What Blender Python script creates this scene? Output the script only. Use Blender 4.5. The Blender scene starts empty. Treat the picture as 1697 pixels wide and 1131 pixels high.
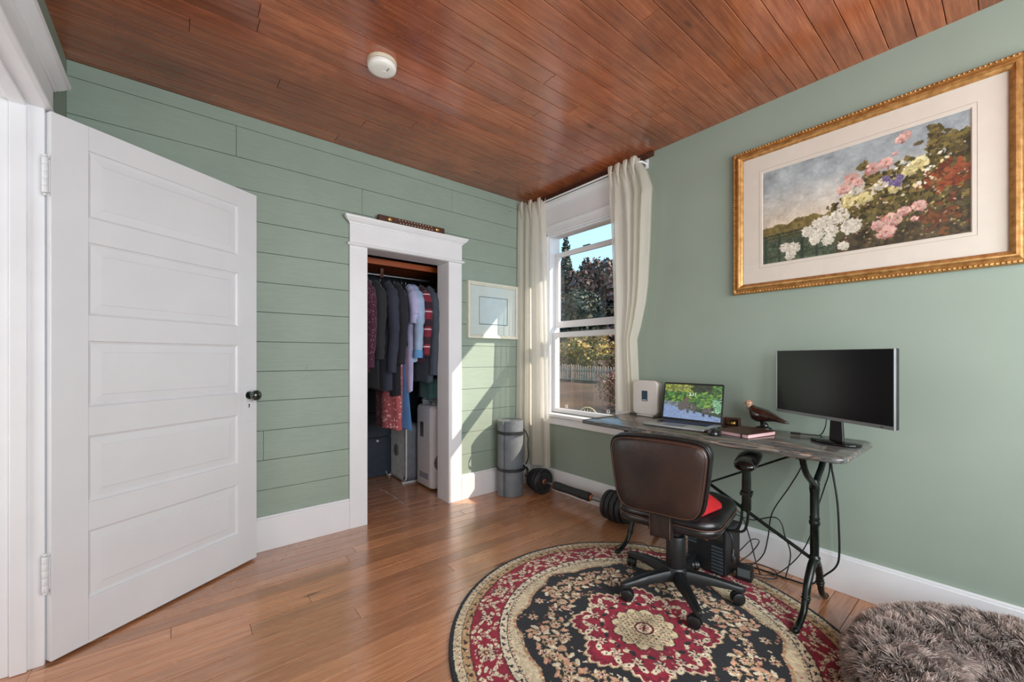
import bpy, math, random
import numpy as np
from mathutils import Vector, Matrix, Euler, noise

S = bpy.context.scene
# ------------------------------------------------------------------ camera
cd = bpy.data.cameras.new('camera'); cam = bpy.data.objects.new('camera', cd)
S.collection.objects.link(cam); S.camera = cam
cam.location = (-2.49, -2.785, 1.134)
cam.rotation_euler = (math.radians(90), 0, -math.radians(39.22))
cd.sensor_width = 36.0; cd.lens = 36.0 * 679.1 / 1697.0
cd.shift_y = (592.2 - 565.5) / 1697.0
cd.clip_start = 0.02; cd.clip_end = 300
# ------------------------------------------------------------------ view, world, sun, added fill lamps
S.view_settings.view_transform = 'Standard'; S.view_settings.look = 'None'
S.view_settings.gamma = 1.0; S.view_settings.use_curve_mapping = False
S.view_settings.exposure = 0.08
try:
    S.cycles.max_bounces = 8; S.cycles.diffuse_bounces = 5; S.cycles.transparent_max_bounces = 16
    S.cycles.caustics_reflective = False; S.cycles.caustics_refractive = False
    S.cycles.use_denoising = True
except Exception: pass
W = bpy.data.worlds.new('sky'); S.world = W; W.use_nodes = True
wn = W.node_tree; wn.nodes.clear()
tc = wn.nodes.new('ShaderNodeTexCoord'); sp = wn.nodes.new('ShaderNodeSeparateXYZ')
cr = wn.nodes.new('ShaderNodeValToRGB'); bg = wn.nodes.new('ShaderNodeBackground'); wo = wn.nodes.new('ShaderNodeOutputWorld')
wn.links.new(tc.outputs['Generated'], sp.inputs[0]); wn.links.new(sp.outputs['Z'], cr.inputs[0])
cr.color_ramp.elements[0].position = 0.0; cr.color_ramp.elements[0].color = (0.40, 0.66, 0.80, 1)
cr.color_ramp.elements[1].position = 0.6; cr.color_ramp.elements[1].color = (0.20, 0.44, 0.74, 1)
wn.links.new(cr.outputs[0], bg.inputs[0]); bg.inputs[1].default_value = 2.0
wn.links.new(bg.outputs[0], wo.inputs[0])

def lamp(name, kind, loc, direction, energy, color, **kw):
    d = bpy.data.lights.new(name, kind); d.energy = energy; d.color = color
    for k, v in kw.items(): setattr(d, k, v)
    o = bpy.data.objects.new(name, d); S.collection.objects.link(o); o.location = loc
    o.rotation_euler = Vector(direction).to_track_quat('-Z', 'Y').to_euler()
    return o
lamp('sun', 'SUN', (3, -3, 5), (-1, 0.92, -1.03), 8.0, (1.0, 0.90, 0.76), angle=math.radians(0.6))
lamp('fill_lamp_rear', 'AREA', (-1.35, -4.04, 1.45), (0, 1, 0.06), 96, (0.90, 0.96, 1.0), shape='RECTANGLE', size=2.0, size_y=1.5)  # added area lamp filling the room from the unseen rear wall
lamp('fill_lamp_side', 'AREA', (-2.84, -3.45, 1.5), (1, 0.45, 0.0), 19, (0.95, 0.98, 1.0), shape='RECTANGLE', size=0.8, size_y=1.5)  # added fill lamp on the left wall behind the camera
lamp('fill_lamp_hall', 'AREA', (-4.05, -1.0, 1.25), (1, 0.0, 0.0), 19, (1.0, 0.98, 0.95), shape='RECTANGLE', size=1.3, size_y=1.9)  # lamp added in the hall to brighten the window corner through the doorway
#lamp('window_daylight', 'AREA', (0.16, -0.58, 1.45), (-1, -0.05, -0.05), 20, (0.86, 0.95, 1.0), shape='RECTANGLE', size=0.70, size_y=1.5)

# ------------------------------------------------------------------ helpers
def lin(c):
    c = [x / 255.0 if max(c) > 1.0 else x for x in c]
    return tuple(((x + .055) / 1.055) ** 2.4 if x > .04045 else x / 12.92 for x in c)
def V(*a): return Vector(a)

class MB:
    def __init__(s): s.v = []; s.f = []; s.m = []; s.mi = 0
    def add(s, vs, fs, M=None):
        n = len(s.v)
        if M is not None: vs = [tuple(M @ Vector(p)) for p in vs]
        s.v += [tuple(p) for p in vs]; s.f += [tuple(i + n for i in f) for f in fs]; s.m += [s.mi] * len(fs)
        return s
    def box(s, x0, x1, y0, y1, z0, z1, M=None):
        if x0 > x1: x0, x1 = x1, x0
        if y0 > y1: y0, y1 = y1, y0
        if z0 > z1: z0, z1 = z1, z0
        return s.add([(x0,y0,z0),(x1,y0,z0),(x1,y1,z0),(x0,y1,z0),(x0,y0,z1),(x1,y0,z1),(x1,y1,z1),(x0,y1,z1)],
                     [(0,3,2,1),(4,5,6,7),(0,1,5,4),(1,2,6,5),(2,3,7,6),(3,0,4,7)], M)
    def prism(s, poly, d0, d1, axis='Y', M=None):
        # poly: 2-D outline; extruded along axis
        n = len(poly)
        def P(a, b, d):
            return {'X': (d, a, b), 'Y': (a, d, b), 'Z': (a, b, d)}[axis]
        vs = [P(a, b, d0) for a, b in poly] + [P(a, b, d1) for a, b in poly]
        fs = [tuple(range(n)), tuple(range(2*n-1, n-1, -1))] + [(i, i+n, (i+1) % n + n, (i+1) % n) for i in range(n)]
        return s.add(vs, fs, M)
    def tube(s, pts, r, n=8, cap=True, M=None):
        pts = [Vector(p) for p in pts]; k = len(pts)
        rs = r if isinstance(r, (list, tuple)) else [r] * k
        vs = []; up = None
        for i, p in enumerate(pts):
            t = (pts[min(i+1, k-1)] - pts[max(i-1, 0)])
            if t.length < 1e-9: t = Vector((0, 0, 1))
            t.normalize()
            if up is None:
                a = Vector((0, 0, 1)) if abs(t.z) < .9 else Vector((1, 0, 0))
                up = (a - t * a.dot(t)).normalized()
            else:
                up = (up - t * up.dot(t))
                if up.length < 1e-6: up = t.orthogonal()
                up.normalize()
            w = t.cross(up)
            for j in range(n):
                an = 2 * math.pi * j / n
                vs.append(p + (up * math.cos(an) + w * math.sin(an)) * rs[i])
        fs = [(i*n+j, i*n+(j+1) % n, (i+1)*n+(j+1) % n, (i+1)*n+j) for i in range(k-1) for j in range(n)]
        if cap: fs += [tuple(range(n-1, -1, -1)), tuple((k-1)*n+j for j in range(n))]
        return s.add(vs, fs, M)
    def lathe(s, prof, n=24, M=None, cap=True):
        # prof: (radius, z) from bottom to top
        vs = [(r*math.cos(2*math.pi*j/n), r*math.sin(2*math.pi*j/n), z) for r, z in prof for j in range(n)]
        k = len(prof)
        fs = [(i*n+j, i*n+(j+1) % n, (i+1)*n+(j+1) % n, (i+1)*n+j) for i in range(k-1) for j in range(n)]
        if cap: fs += [tuple(range(n-1, -1, -1)), tuple((k-1)*n+j for j in range(n))]
        return s.add(vs, fs, M)
    def loft(s, rings, M=None, cap=True, closed=True):
        n = len(rings[0]); vs = [p for r in rings for p in r]; k = len(rings)
        m = n if closed else n - 1
        fs = [(i*n+j, i*n+(j+1) % n, (i+1)*n+(j+1) % n, (i+1)*n+j) for i in range(k-1) for j in range(m)]
        if cap and closed: fs += [tuple(range(n-1, -1, -1)), tuple((k-1)*n+j for j in range(n))]
        return s.add(vs, fs, M)
    def slab(s, outline, prof, M=None, sc=0):
        # outline: CCW 2-D polygon; prof: (inset, height) list bottom to top
        n = len(outline); nor = []
        for i in range(n):
            a = Vector(outline[i-1]); b = Vector(outline[i]); c = Vector(outline[(i+1) % n])
            e1 = (b-a).normalized(); e2 = (c-b).normalized()
            nn = Vector((e1.y+e2.y, -(e1.x+e2.x)))
            nor.append(nn.normalized() if nn.length > 1e-6 else Vector((e1.y, -e1.x)))
        if sc:
            cx = sum(p[0] for p in outline)/n; cy = sum(p[1] for p in outline)/n
            return s.loft([[(cx+(x-cx)*(1-ins/sc), cy+(y-cy)*(1-ins/sc), h) for x, y in outline] for ins, h in prof], M)
        rings = [[(outline[i][0]-nor[i].x*ins, outline[i][1]-nor[i].y*ins, h) for i in range(n)] for ins, h in prof]
        return s.loft(rings, M)
    def sphere(s, c, r, n=16, k=10, sc=(1, 1, 1), M=None):
        prof = [(max(1e-4, math.sin(math.pi*i/k))*r, -math.cos(math.pi*i/k)*r) for i in range(k+1)]
        T = Matrix.Translation(c) @ Matrix.Diagonal((*sc, 1))
        if M is not None: T = M @ T
        return s.lathe(prof, n, T)

def obj(name, mb, mat, parent=None, smooth=None, bevel=0, seg=2, **props):
    me = bpy.data.meshes.new(name); me.from_pydata(mb.v, [], mb.f); me.validate()
    mats = mat if isinstance(mat, (list, tuple)) else [mat]
    for m in mats: me.materials.append(m)
    if len(mats) > 1 and len(me.polygons) == len(mb.m): me.polygons.foreach_set('material_index', mb.m)
    if smooth is not None:
        me.polygons.foreach_set('use_smooth', [True]*len(me.polygons))
        if smooth < 180: me.set_sharp_from_angle(angle=math.radians(smooth))
    me.update()
    o = bpy.data.objects.new(name, me); S.collection.objects.link(o)
    if parent: o.parent = parent
    if bevel:
        b = o.modifiers.new('bevel', 'BEVEL'); b.width = bevel; b.segments = seg; b.limit_method = 'ANGLE'; b.angle_limit = math.radians(40)
    for k, v in props.items(): o[k] = v
    return o
def fixnormals(o):
    import bmesh
    bm = bmesh.new(); bm.from_mesh(o.data); bmesh.ops.recalc_face_normals(bm, faces=bm.faces); bm.to_mesh(o.data); bm.free(); return o
def thing(name, label, cat, loc=(0, 0, 0), rz=0, group=None):
    o = bpy.data.objects.new(name, None); S.collection.objects.link(o); o.location = loc
    o.rotation_euler = (0, 0, rz); o.empty_display_size = .1
    o['label'] = label; o['category'] = cat
    if group: o['group'] = group
    return o
def tag(o, label, cat, group=None):
    o['label'] = label; o['category'] = cat
    if group: o['group'] = group
    return o
def struct(name, mb, mat, **kw):
    return obj(name, mb, mat, kind='structure', **kw)
def rrect(x0, x1, y0, y1, r, n=5):
    out = []
    for cx, cy, a0 in ((x1-r, y0+r, -90), (x1-r, y1-r, 0), (x0+r, y1-r, 90), (x0+r, y0+r, 180)):
        for i in range(n+1):
            a = math.radians(a0 + 90*i/n); out.append((cx+r*math.cos(a), cy+r*math.sin(a)))
    return out
def roundprof(t, r, n=4, base=0.0):
    # slab profile of thickness t with edge radius r (both sides)
    p = []
    for i in range(n+1):
        a = math.pi/2*i/n; p.append((r*(1-math.sin(a)), base + r*(1-math.cos(a))))
    for i in range(n+1):
        a = math.pi/2*i/n; p.append((r*(1-math.cos(a)), base + t - r*(1-math.sin(a))))
    return p
def spline(pts, n=8):
    P = [Vector(p) for p in pts]; out = []
    P = [P[0]*2-P[1]] + P + [P[-1]*2-P[-2]]
    for i in range(1, len(P)-2):
        for k in range(n):
            t = k/n
            out.append(0.5*((2*P[i]) + (P[i+1]-P[i-1])*t + (2*P[i-1]-5*P[i]+4*P[i+1]-P[i+2])*t*t + (3*P[i]-P[i-1]-3*P[i+1]+P[i+2])*t**3))
    out.append(P[-2]); return out

# ------------------------------------------------------------------ materials
class NT:
    def __init__(s, name):
        s.m = bpy.data.materials.new(name); s.m.use_nodes = True; s.t = s.m.node_tree; s.t.nodes.clear()
        s.out = s.n('OutputMaterial')
    def n(s, kind, **kw):
        nd = s.t.nodes.new('ShaderNode' + kind)
        for k, v in kw.items():
            if k in ('operation', 'blend_type', 'data_type', 'noise_dimensions', 'wave_type', 'bands_direction', 'feature', 'distance', 'attribute_name', 'wave_profile', 'space', 'rings_direction', 'musgrave_type'):
                setattr(nd, k, v)
            else: s.set(nd, k, v)
        return nd
    def set(s, nd, k, v):
        inp = nd.inputs[int(k[1:])] if (k[0] == 'i' and k[1:].isdigit()) else nd.inputs[k.replace('_', ' ')]
        if isinstance(v, bpy.types.NodeSocket): s.t.links.new(v, inp)
        elif isinstance(v, bpy.types.Node): s.t.links.new(v.outputs[0], inp)
        elif isinstance(v, (tuple, list)) and len(v) == 3 and inp.type == 'RGBA': inp.default_value = (*v, 1)
        else: inp.default_value = v
    def ramp(s, fac, stops):
        r = s.n('ValToRGB'); s.t.links.new(fac if isinstance(fac, bpy.types.NodeSocket) else fac.outputs[0], r.inputs[0])
        e = r.color_ramp.elements
        while len(e) < len(stops): e.new(0.5)
        for x, (p, c) in zip(e, stops):
            x.position = p; x.color = (*c, 1) if isinstance(c, (tuple, list)) else (c, c, c, 1)
        return r
    def mix(s, fac, a, b, blend='MIX'):
        m = s.n('Mix', data_type='RGBA', blend_type=blend); s.set(m, 'i0', fac)
        for sock, v in ((m.inputs[6], a), (m.inputs[7], b)):
            if isinstance(v, bpy.types.NodeSocket): s.t.links.new(v, sock)
            elif isinstance(v, bpy.types.Node): s.t.links.new(v.outputs[0], sock)
            else: sock.default_value = (*v, 1)
        return m.outputs[2]
    def done(s, sh): s.t.links.new(sh.outputs[0], s.out.inputs[0]); return s.m
    def bsdf(s, **kw):
        b = s.n('BsdfPrincipled')
        for k, v in kw.items(): s.set(b, k, v)
        return b
    def bump(s, h, strength=.3, dist=.002):
        return s.n('Bump', Strength=strength, Distance=dist, Height=h).outputs[0]
    def coord(s, scale=(1, 1, 1), kind='Object', rot=(0, 0, 0)):
        c = s.n('TexCoord'); mp = s.n('Mapping'); s.t.links.new(c.outputs[kind], mp.inputs[0])
        mp.inputs['Scale'].default_value = scale; mp.inputs['Rotation'].default_value = rot
        return mp.outputs[0]
    def noise(s, vec, scale=5, detail=4, rough=.5, dist=0):
        nd = s.n('TexNoise', Scale=scale, Detail=detail, Roughness=rough, Distortion=dist); s.t.links.new(vec, nd.inputs['Vector']); return nd.outputs[0]

def plain(name, col, rough=.5, metal=0, var=.06, scale=20, bump=0.0, bscale=80, coat=0, spec=.5, stretch=(1, 1, 1), sheen=0, dist=.001):
    t = NT(name); c = t.coord(stretch); nz = t.noise(c, scale, 3)
    col = lin(col); k = var
    a = tuple(max(0, x*(1-k*2)) for x in col); b = tuple(min(1, x*(1+k*2)) for x in col)
    r = t.ramp(nz, [(.3, a), (.7, b)])
    kw = dict(Base_Color=r.outputs[0], Roughness=rough, Metallic=metal)
    B = t.bsdf(**kw); B.inputs['Specular IOR Level'].default_value = spec
    if coat: B.inputs['Coat Weight'].default_value = coat; B.inputs['Coat Roughness'].default_value = .1
    if sheen: B.inputs['Sheen Weight'].default_value = sheen
    if bump: t.set(B, 'Normal', t.bump(t.noise(c, bscale, 4), bump, dist))
    return t.done(B)

def wood(name, dark, mid, light, rough=.4, axis='X', rand=.5, coat=0, sc=1.0, patch=.5, bump=.15, knots=True):
    t = NT(name)
    st = {'X': (1.0, 20, 20), 'Y': (20, 1.0, 20), 'Z': (20, 20, 1.0)}[axis]
    oi = t.n('ObjectInfo')
    c = t.coord(tuple(x*sc for x in st))
    add = t.n('VectorMath', operation='MULTIPLY_ADD'); t.t.links.new(oi.outputs['Random'], add.inputs[0]); add.inputs[1].default_value = (37, 53, 71); t.t.links.new(c, add.inputs[2])
    g = t.noise(add.outputs[0], 3.0, 6, .62, .6)
    g2 = t.noise(add.outputs[0], 11.0, 3, .6, .2)
    c2 = t.coord((1, 1, 1)); pt = t.noise(c2, 1.5, 5, .66, .6)
    r = t.ramp(g, [(.18, lin(dark)), (.5, lin(mid)), (.82, lin(light))])
    r2 = t.ramp(g2, [(.3, (.78, .76, .74)), (.65, (1.06, 1.04, 1.02))])
    col = t.mix(1.0, r.outputs[0], r2.outputs[0], 'MULTIPLY')
    rr = t.ramp(oi.outputs['Random'], [(0, (1-rand*.55,)*3), (1, (1+rand*.35, 1+rand*.32, 1+rand*.28))])
    col = t.mix(1.0, col, rr.outputs[0], 'MULTIPLY')
    rp = t.ramp(pt, [(.3, (1-patch*.6, 1-patch*.66, 1-patch*.7)), (.62, (1.0, 1.0, 1.0))])
    col = t.mix(1.0, col, rp.outputs[0], 'MULTIPLY')
    if knots:
        vs = t.coord({'X': (1.4, 5, 5), 'Y': (5, 1.4, 5), 'Z': (5, 5, 1.4)}[axis])
        vo = t.n('TexVoronoi', Scale=1.3); t.t.links.new(vs, vo.inputs['Vector'])
        kr = t.ramp(vo.outputs['Distance'], [(.04, (.22, .17, .15)), (.095, (1, 1, 1))])
        col = t.mix(.8, col, t.mix(1.0, col, kr.outputs[0], 'MULTIPLY'))
    rg = t.ramp(pt, [(.3, rough*1.25), (.7, rough*.8)])
    B = t.bsdf(Base_Color=col, Roughness=rg.outputs[0])
    t.set(B, 'Normal', t.bump(g, bump, .0015))
    if coat: B.inputs['Coat Weight'].default_value = coat; B.inputs['Coat Roughness'].default_value = .18
    return t.done(B)

def vcol(name, rough=.8, attr='Col', bump=0, emit=0, sheen=0, bscale=400):
    t = NT(name); a = t.n('VertexColor'); a.layer_name = attr
    B = t.bsdf(Base_Color=a.outputs[0], Roughness=rough)
    if sheen: B.inputs['Sheen Weight'].default_value = sheen
    if emit: t.set(B, 'Emission Color', a.outputs[0]); B.inputs['Emission Strength'].default_value = emit; B.inputs['Base Color'].default_value = (.01, .01, .01, 1); t.t.links.remove(B.inputs['Base Color'].links[0])
    if bump: t.set(B, 'Normal', t.bump(t.noise(t.coord(), bscale, 3), bump, .003))
    return t.done(B)
def glass(name, tint=(1, 1, 1), refl=.06, rough=.0):
    t = NT(name); tr = t.n('BsdfTransparent', Color=tint); gl = t.n('BsdfGlossy', Roughness=rough, Color=(1, 1, 1))
    fr = t.n('Fresnel', IOR=1.45); mx = t.n('MixShader'); ge = t.n('NewGeometry')
    inv = t.n('Math', operation='SUBTRACT', i0=1.0, i1=ge.outputs['Backfacing']); mu = t.n('Math', operation='MULTIPLY', i0=fr.outputs[0], i1=inv.outputs[0])
    t.t.links.new(mu.outputs[0], mx.inputs[0])
    t.t.links.new(tr.outputs[0], mx.inputs[1]); t.t.links.new(gl.outputs[0], mx.inputs[2]); return t.done(mx)

def paint(name, col, col2, rough=.55, bump=.25, axis='X'):
    # brushed wall paint over timber: soft tonal drift, faint grain
    t = NT(name); c = t.coord((1, 1, 1)); big = t.noise(c, 1.4, 3, .6)
    st = t.coord({'X': (1, 9, 9), 'Y': (9, 1, 9), 'N': (4, 4, 4)}[axis]); g = t.noise(st, 9, 5, .65, .8)
    r = t.ramp(big, [(.3, lin(col)), (.7, lin(col2))]); colr = r.outputs[0]
    if axis == 'X':
        vo = t.n('TexVoronoi', Scale=2.2); t.t.links.new(t.coord((1.0, 2.2, 2.2)), vo.inputs['Vector'])
        kr = t.ramp(vo.outputs['Distance'], [(.018, (.62, .64, .62)), (.034, (1, 1, 1))]); colr = t.mix(1.0, colr, kr.outputs[0], 'MULTIPLY')
        gr_ = t.ramp(g, [(.38, (.93, .94, .93)), (.6, (1, 1, 1))]); colr = t.mix(1.0, colr, gr_.outputs[0], 'MULTIPLY')
    B = t.bsdf(Base_Color=colr, Roughness=rough); B.inputs['Specular IOR Level'].default_value = .35
    t.set(B, 'Normal', t.bump(g, bump, .0012)); return t.done(B)

M = {}
M['green'] = paint('sage_green_board_paint', (141, 156, 144), (151, 166, 153), bump=.5)
M['green_wall'] = paint('sage_green_plaster_paint', (138, 151, 139), (146, 159, 147), rough=.6, bump=.35, axis='N')
M['gap'] = plain('dark_joint', (40, 46, 40), .9)
M['white'] = plain('white_trim_paint', (226, 227, 230), .38, var=.012, scale=6, bump=.12, bscale=30)
M['white_door'] = plain('white_door_paint', (216, 218, 221), .36, var=.012, scale=5, bump=.10, bscale=40)
M['ceil'] = wood('ceiling_fir', (118, 56, 29), (172, 94, 56), (204, 132, 92), rough=.27, rand=.42, coat=.9, patch=.80, bump=.12)
M['floor'] = wood('floor_fir', (158, 104, 70), (196, 138, 98), (216, 163, 122), rough=.27, rand=.38, coat=1.0, patch=.26, bump=.04)
M['darkwood'] = wood('dark_wood_trim', (40, 18, 10), (78, 40, 22), (104, 58, 34), rough=.5, rand=.2)
M['orangewood'] = wood('closet_shelf_fir', (120, 52, 20), (176, 86, 40), (196, 108, 56), rough=.45, rand=.2)
M['black'] = plain('black_plastic', (22, 23, 25), .42, var=.05, bump=.1, bscale=300)
M['blackgloss'] = plain('black_gloss', (10, 10, 11), .12, var=.02)
M['rubber'] = plain('black_rubber', (34, 37, 40), .5, var=.08, scale=40, bump=.15, bscale=200)
M['iron'] = plain('painted_cast_iron', (20, 27, 24), .28, metal=.3, var=.25, scale=30, bump=.3, bscale=60)
M['steel'] = plain('steel', (150, 152, 156), .3, metal=1, var=.03)
M['silver'] = plain('silver_plastic', (150, 152, 155), .35, metal=.7, var=.02)
M['copper'] = plain('copper_plastic', (190, 110, 70), .4, metal=.3)
M['brass'] = plain('brass', (196, 160, 90), .3, metal=.9)
M['glass'] = glass('clear_glass')
M['screenpane'] = glass('insect_screened_pane', tint=(.95, .92, .89))
M['mat'] = plain('cream_mat_board', (214, 204, 192), .9, var=.01)
# ================================================================== SETTING
H = 2.522
rnd = random.Random(4)
# ---- floor: boards along X
b = MB().box(-2.9, 0.14, -4.1, 0.16, -.05, -.016).box(-1.75, -.35, .16, 1.2, -.05, -.016)
floor = struct('floor', b, plain('sub_floor', (40, 24, 16), .9))
def board_rows(parent, y0, y1, pitch, x_of, gap, z0, z1, mat, lo, hi, seed, down=False, fixed={}):
    r = random.Random(seed); y = y0; i = 0
    while y < y1 - 1e-6:
        ya, yb = y, min(y + pitch, y1)
        for xa, xb in x_of(ya, yb):
            cuts = fixed.get(i)
            if cuts is None:
                cuts = []; x = xa + r.uniform(.2, hi)
                while x < xb - .25: cuts.append(x); x += r.uniform(lo, hi)
            xs = [xa] + [c for c in cuts if xa < c < xb] + [xb]
            for p, q in zip(xs, xs[1:]):
                c = gap*.6; g = gap/2
                X0, X1, Y0, Y1 = p+g*.6, q-g*.6, ya+g, yb-g
                zt, zb = (z0, z1) if down else (z1, z0)   # zt is the seen face
                s_ = -1 if down else 1
                m = MB(); m.add([(X0, Y0, zb), (X1, Y0, zb), (X1, Y1, zb), (X0, Y1, zb), (X0, Y0, zt-s_*c), (X1, Y0, zt-s_*c), (X1, Y1, zt-s_*c), (X0, Y1, zt-s_*c),
                       (X0+c, Y0+c, zt), (X1-c, Y0+c, zt), (X1-c, Y1-c, zt), (X0+c, Y1-c, zt)],
                      [(0,1,5,4), (1,2,6,5), (2,3,7,6), (3,0,4,7), (4,5,9,8), (5,6,10,9), (6,7,11,10), (7,4,8,11), (8,9,10,11), (3,2,1,0)])
                if down: m.f = [tuple(reversed(f)) for f in m.f]
                obj('plank', m, mat, parent)
        y = yb; i += 1
board_rows(floor, -4.1, 1.15, .0887, lambda a, b_: [(-2.9, 0.0)] if a < .02 else [(-1.75, -.35)], .0019, -.016, 0.0, M['floor'], .9, 2.3, 11)
# ---- ceiling
ceiling = struct('ceiling', MB().box(-2.95, .14, -4.15, .16, H+.016, H+.06), M['gap'])
board_rows(ceiling, -4.12, 0.02, .0890, lambda a, b_: [(-2.9, .01)], .0024, H, H+.016, M['ceil'], 1.2, 2.6, 23, down=True)
# ---- wall_back (closet wall): shiplap boards
b = MB()
OX0, OX1, OZ = -1.51, -.85, 1.885
b.box(-2.95, OX0, .019, .14, 0, H+.02).box(OX1, .14, .019, .14, 0, H+.02).box(OX0, OX1, .019, .14, OZ, H+.02)
wall_back = struct('wall_back', b, M['gap'])
zr = [0.0] + [.1775 + .1745*k for k in range(0, 14)] + [H]
zr = sorted(set(round(z, 4) for z in zr if z <= H))
vj = {13: [-2.232, -.824], 12: [-1.524], 9: [-2.35], 6: [-2.6], 3: [-2.1]}
for i, (za, zb) in enumerate(zip(zr, zr[1:])):
    rng = [(-2.891, 0.0)] if za >= OZ-.001 else ([(-2.891, OX0-.02), (OX1+.02, 0.0)])
    for xa, xb in rng:
        xs = [xa] + [c for c in vj.get(i, []) if xa < c < xb] + [xb]
        for p, q in zip(xs, xs[1:]):
            g = .0011; c = .0014; yo = rnd.uniform(-.0006, .0006)
            zlo = za+g; zhi = min(zb, H)-g
            if za < OZ < zb and rng[0][1] != 0.0: zhi = zb-g
            m = MB().add([(p+g*.5, .018, zlo), (q-g*.5, .018, zlo), (q-g*.5, .018, zhi), (p+g*.5, .018, zhi),
                          (p+g*.5, yo+c, zlo), (q-g*.5, yo+c, zlo), (q-g*.5, yo+c, zhi), (p+g*.5, yo+c, zhi),
                          (p+c, yo, zlo+c), (q-c, yo, zlo+c), (q-c, yo, zhi-c), (p+c, yo, zhi-c)],
                         [(0,4,5,1), (1,5,6,2), (2,6,7,3), (3,7,4,0), (4,8,9,5), (5,9,10,6), (6,10,11,7), (7,11,8,4), (8,11,10,9), (0,1,2,3)])
            m.f = [tuple(reversed(f)) for f in m.f]
            fixnormals(obj('plank', m, M['green'], wall_back))
# ---- wall_right (window wall)
WY0, WY1, WZ0, WZ1 = -.95, -.21, .655, 2.215
b = MB().box(0, .14, WY1, .14, 0, H+.02).box(0, .14, -4.15, WY0, 0, H+.02).box(0, .14, WY0, WY1, 0, WZ0).box(0, .14, WY0, WY1, WZ1, H+.02)
wall_right = struct('wall_right', b, M['green_wall'])
# ---- wall_left (doorway wall) and the wall behind the camera
DY0, DY1, DZ = -1.37, -.53, 2.05
b = MB().box(-3.01, -2.891, DY1+.0155, .14, 0, H+.02).box(-3.01, -2.891, -4.15, DY0-.0155, 0, H+.02).box(-3.01, -2.891, DY0-.0155, DY1+.0155, DZ+.0155, H+.02)
wall_left = struct('wall_left', b, M['green_wall'])
wall_front = struct('wall_front', MB().box(-3.01, .14, -4.25, -4.1, 0, H+.02), M['green_wall'])
struct('floor_hall', MB().box(-4.1, -2.9, -3.0, .5, -.05, -.001), M['floor'])
struct('wall_hall', MB().box(-4.2, -4.1, -3.0, .5, 0, H).box(-4.1, -3.01, .5, .6, 0, H).box(-4.1, -3.01, -3.1, -3.0, 0, H), M['white'])
struct('ceiling_hall', MB().box(-4.2, -3.01, -3.1, .6, H, H+.05), M['white'])
# ---- baseboards
def base(name, x0, x1, y0, y1, h, nx=0, ny=0):
    b = MB().box(x0, x1, y0, y1, 0, h-.012)
    b.box(x0 + (.006 if nx < 0 else 0), x1, y0 + (.006 if ny < 0 else 0), y1, h-.012, h)
    return struct(name, b, M['white'], bevel=.0025)
base('baseboard_back', -2.88, -1.612, -.02, 0, .200, ny=-1)
base('baseboard_back', -.745, -.02, -.02, 0, .197, ny=-1)
base('baseboard_right', -.02, 0, -4.1, 0, .182, nx=-1)
struct('baseboard_left', MB().box(-2.891, -2.871, -.41, -.0, 0, .2).box(-2.891, -2.871, -4.1, -1.49, 0, .2), M['white'], bevel=.0025)
struct('trim_3', MB().prism([(-.030, H), (-.028, H-.012), (-.014, H-.026), (0, H-.030), (0, H)], -1.25, 0, 'Y'), M['darkwood'])

# ---- mitred flare (crown) over a header: rings of growing offset
def flare(mb, a0, a1, f0, rings, axis='X', sgn=-1):
    R = []
    for o, z in rings:
        p = [(a0-o, f0), (a0-o, f0+sgn*o), (a1+o, f0+sgn*o), (a1+o, f0)]
        R.append([(x, y, z) if axis == 'X' else (y, x, z) for x, y in p])
    mb.loft(R)
# closet casing = trim_2
t2 = struct('trim_2', MB().box(-1.612, -1.495, -.021, 0, 0, 1.873), M['white'], bevel=.002)
obj('casing', MB().box(-.865, -.747, -.021, 0, 0, 1.873), M['white'], t2, bevel=.002)
obj('frieze', MB().box(-1.612, -.747, -.024, 0, 1.893, 2.03), M['white'], t2, bevel=.0015)
fixnormals(obj('bead', MB().loft([[(x0, 0, z), (x0, y, z), (x1, y, z), (x1, 0, z)] for x0, x1, y, z in
    [(-1.615, -.744, -.026, 1.872), (-1.627, -.732, -.038, 1.877), (-1.629, -.730, -.040, 1.883), (-1.627, -.732, -.038, 1.889), (-1.615, -.744, -.026, 1.894)]]), M['white'], t2))
cr_ = MB(); flare(cr_, -1.612, -.747, -.024, [(0, 2.018), (.006, 2.019), (.008, 2.026), (.016, 2.031), (.026, 2.040), (.033, 2.050), (.036, 2.052), (.038, 2.064), (0.036, 2.066)])
fixnormals(obj('crown', cr_, M['white'], t2))
jb = MB().box(-.865, -.849, 0, .158, 0, 1.873).box(-1.511, -1.495, 0, .158, 0, 1.873).box(-1.495, -.865, 0, .158, 1.873, 1.889)
obj('jamb', jb, M['white'], t2, bevel=.0015)
# door casing on the left wall = trim_1
t1 = struct('trim_1', MB().box(-2.891, -2.869, -.526, -.414, 0, 2.05), M['white'], bevel=.002)
obj('casing', MB().box(-2.891, -2.869, -1.486, -1.374, 0, 2.05), M['white'], t1, bevel=.002)
obj('frieze', MB().box(-2.891, -2.866, -1.486, -.414, 2.066, 2.185), M['white'], t1, bevel=.0015)
bd = MB(); bd.loft([[(-2.891, a, z), (x, a, z), (x, b_, z), (-2.891, b_, z)] for a, b_, x, z in
    [(-1.488, -.412, -2.864, 2.049), (-1.498, -.402, -2.852, 2.053), (-1.500, -.400, -2.850, 2.058), (-1.498, -.402, -2.852, 2.063), (-1.488, -.412, -2.864, 2.067)]])
fixnormals(obj('bead', bd, M['white'], t1))
cr_ = MB(); flare(cr_, -1.486, -.414, -2.866, [(0, 2.172), (.006, 2.173), (.008, 2.180), (.014, 2.184), (.024, 2.195), (.034, 2.208), (.040, 2.210), (.043, 2.226), (.041, 2.228)], axis='Y', sgn=1)
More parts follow.
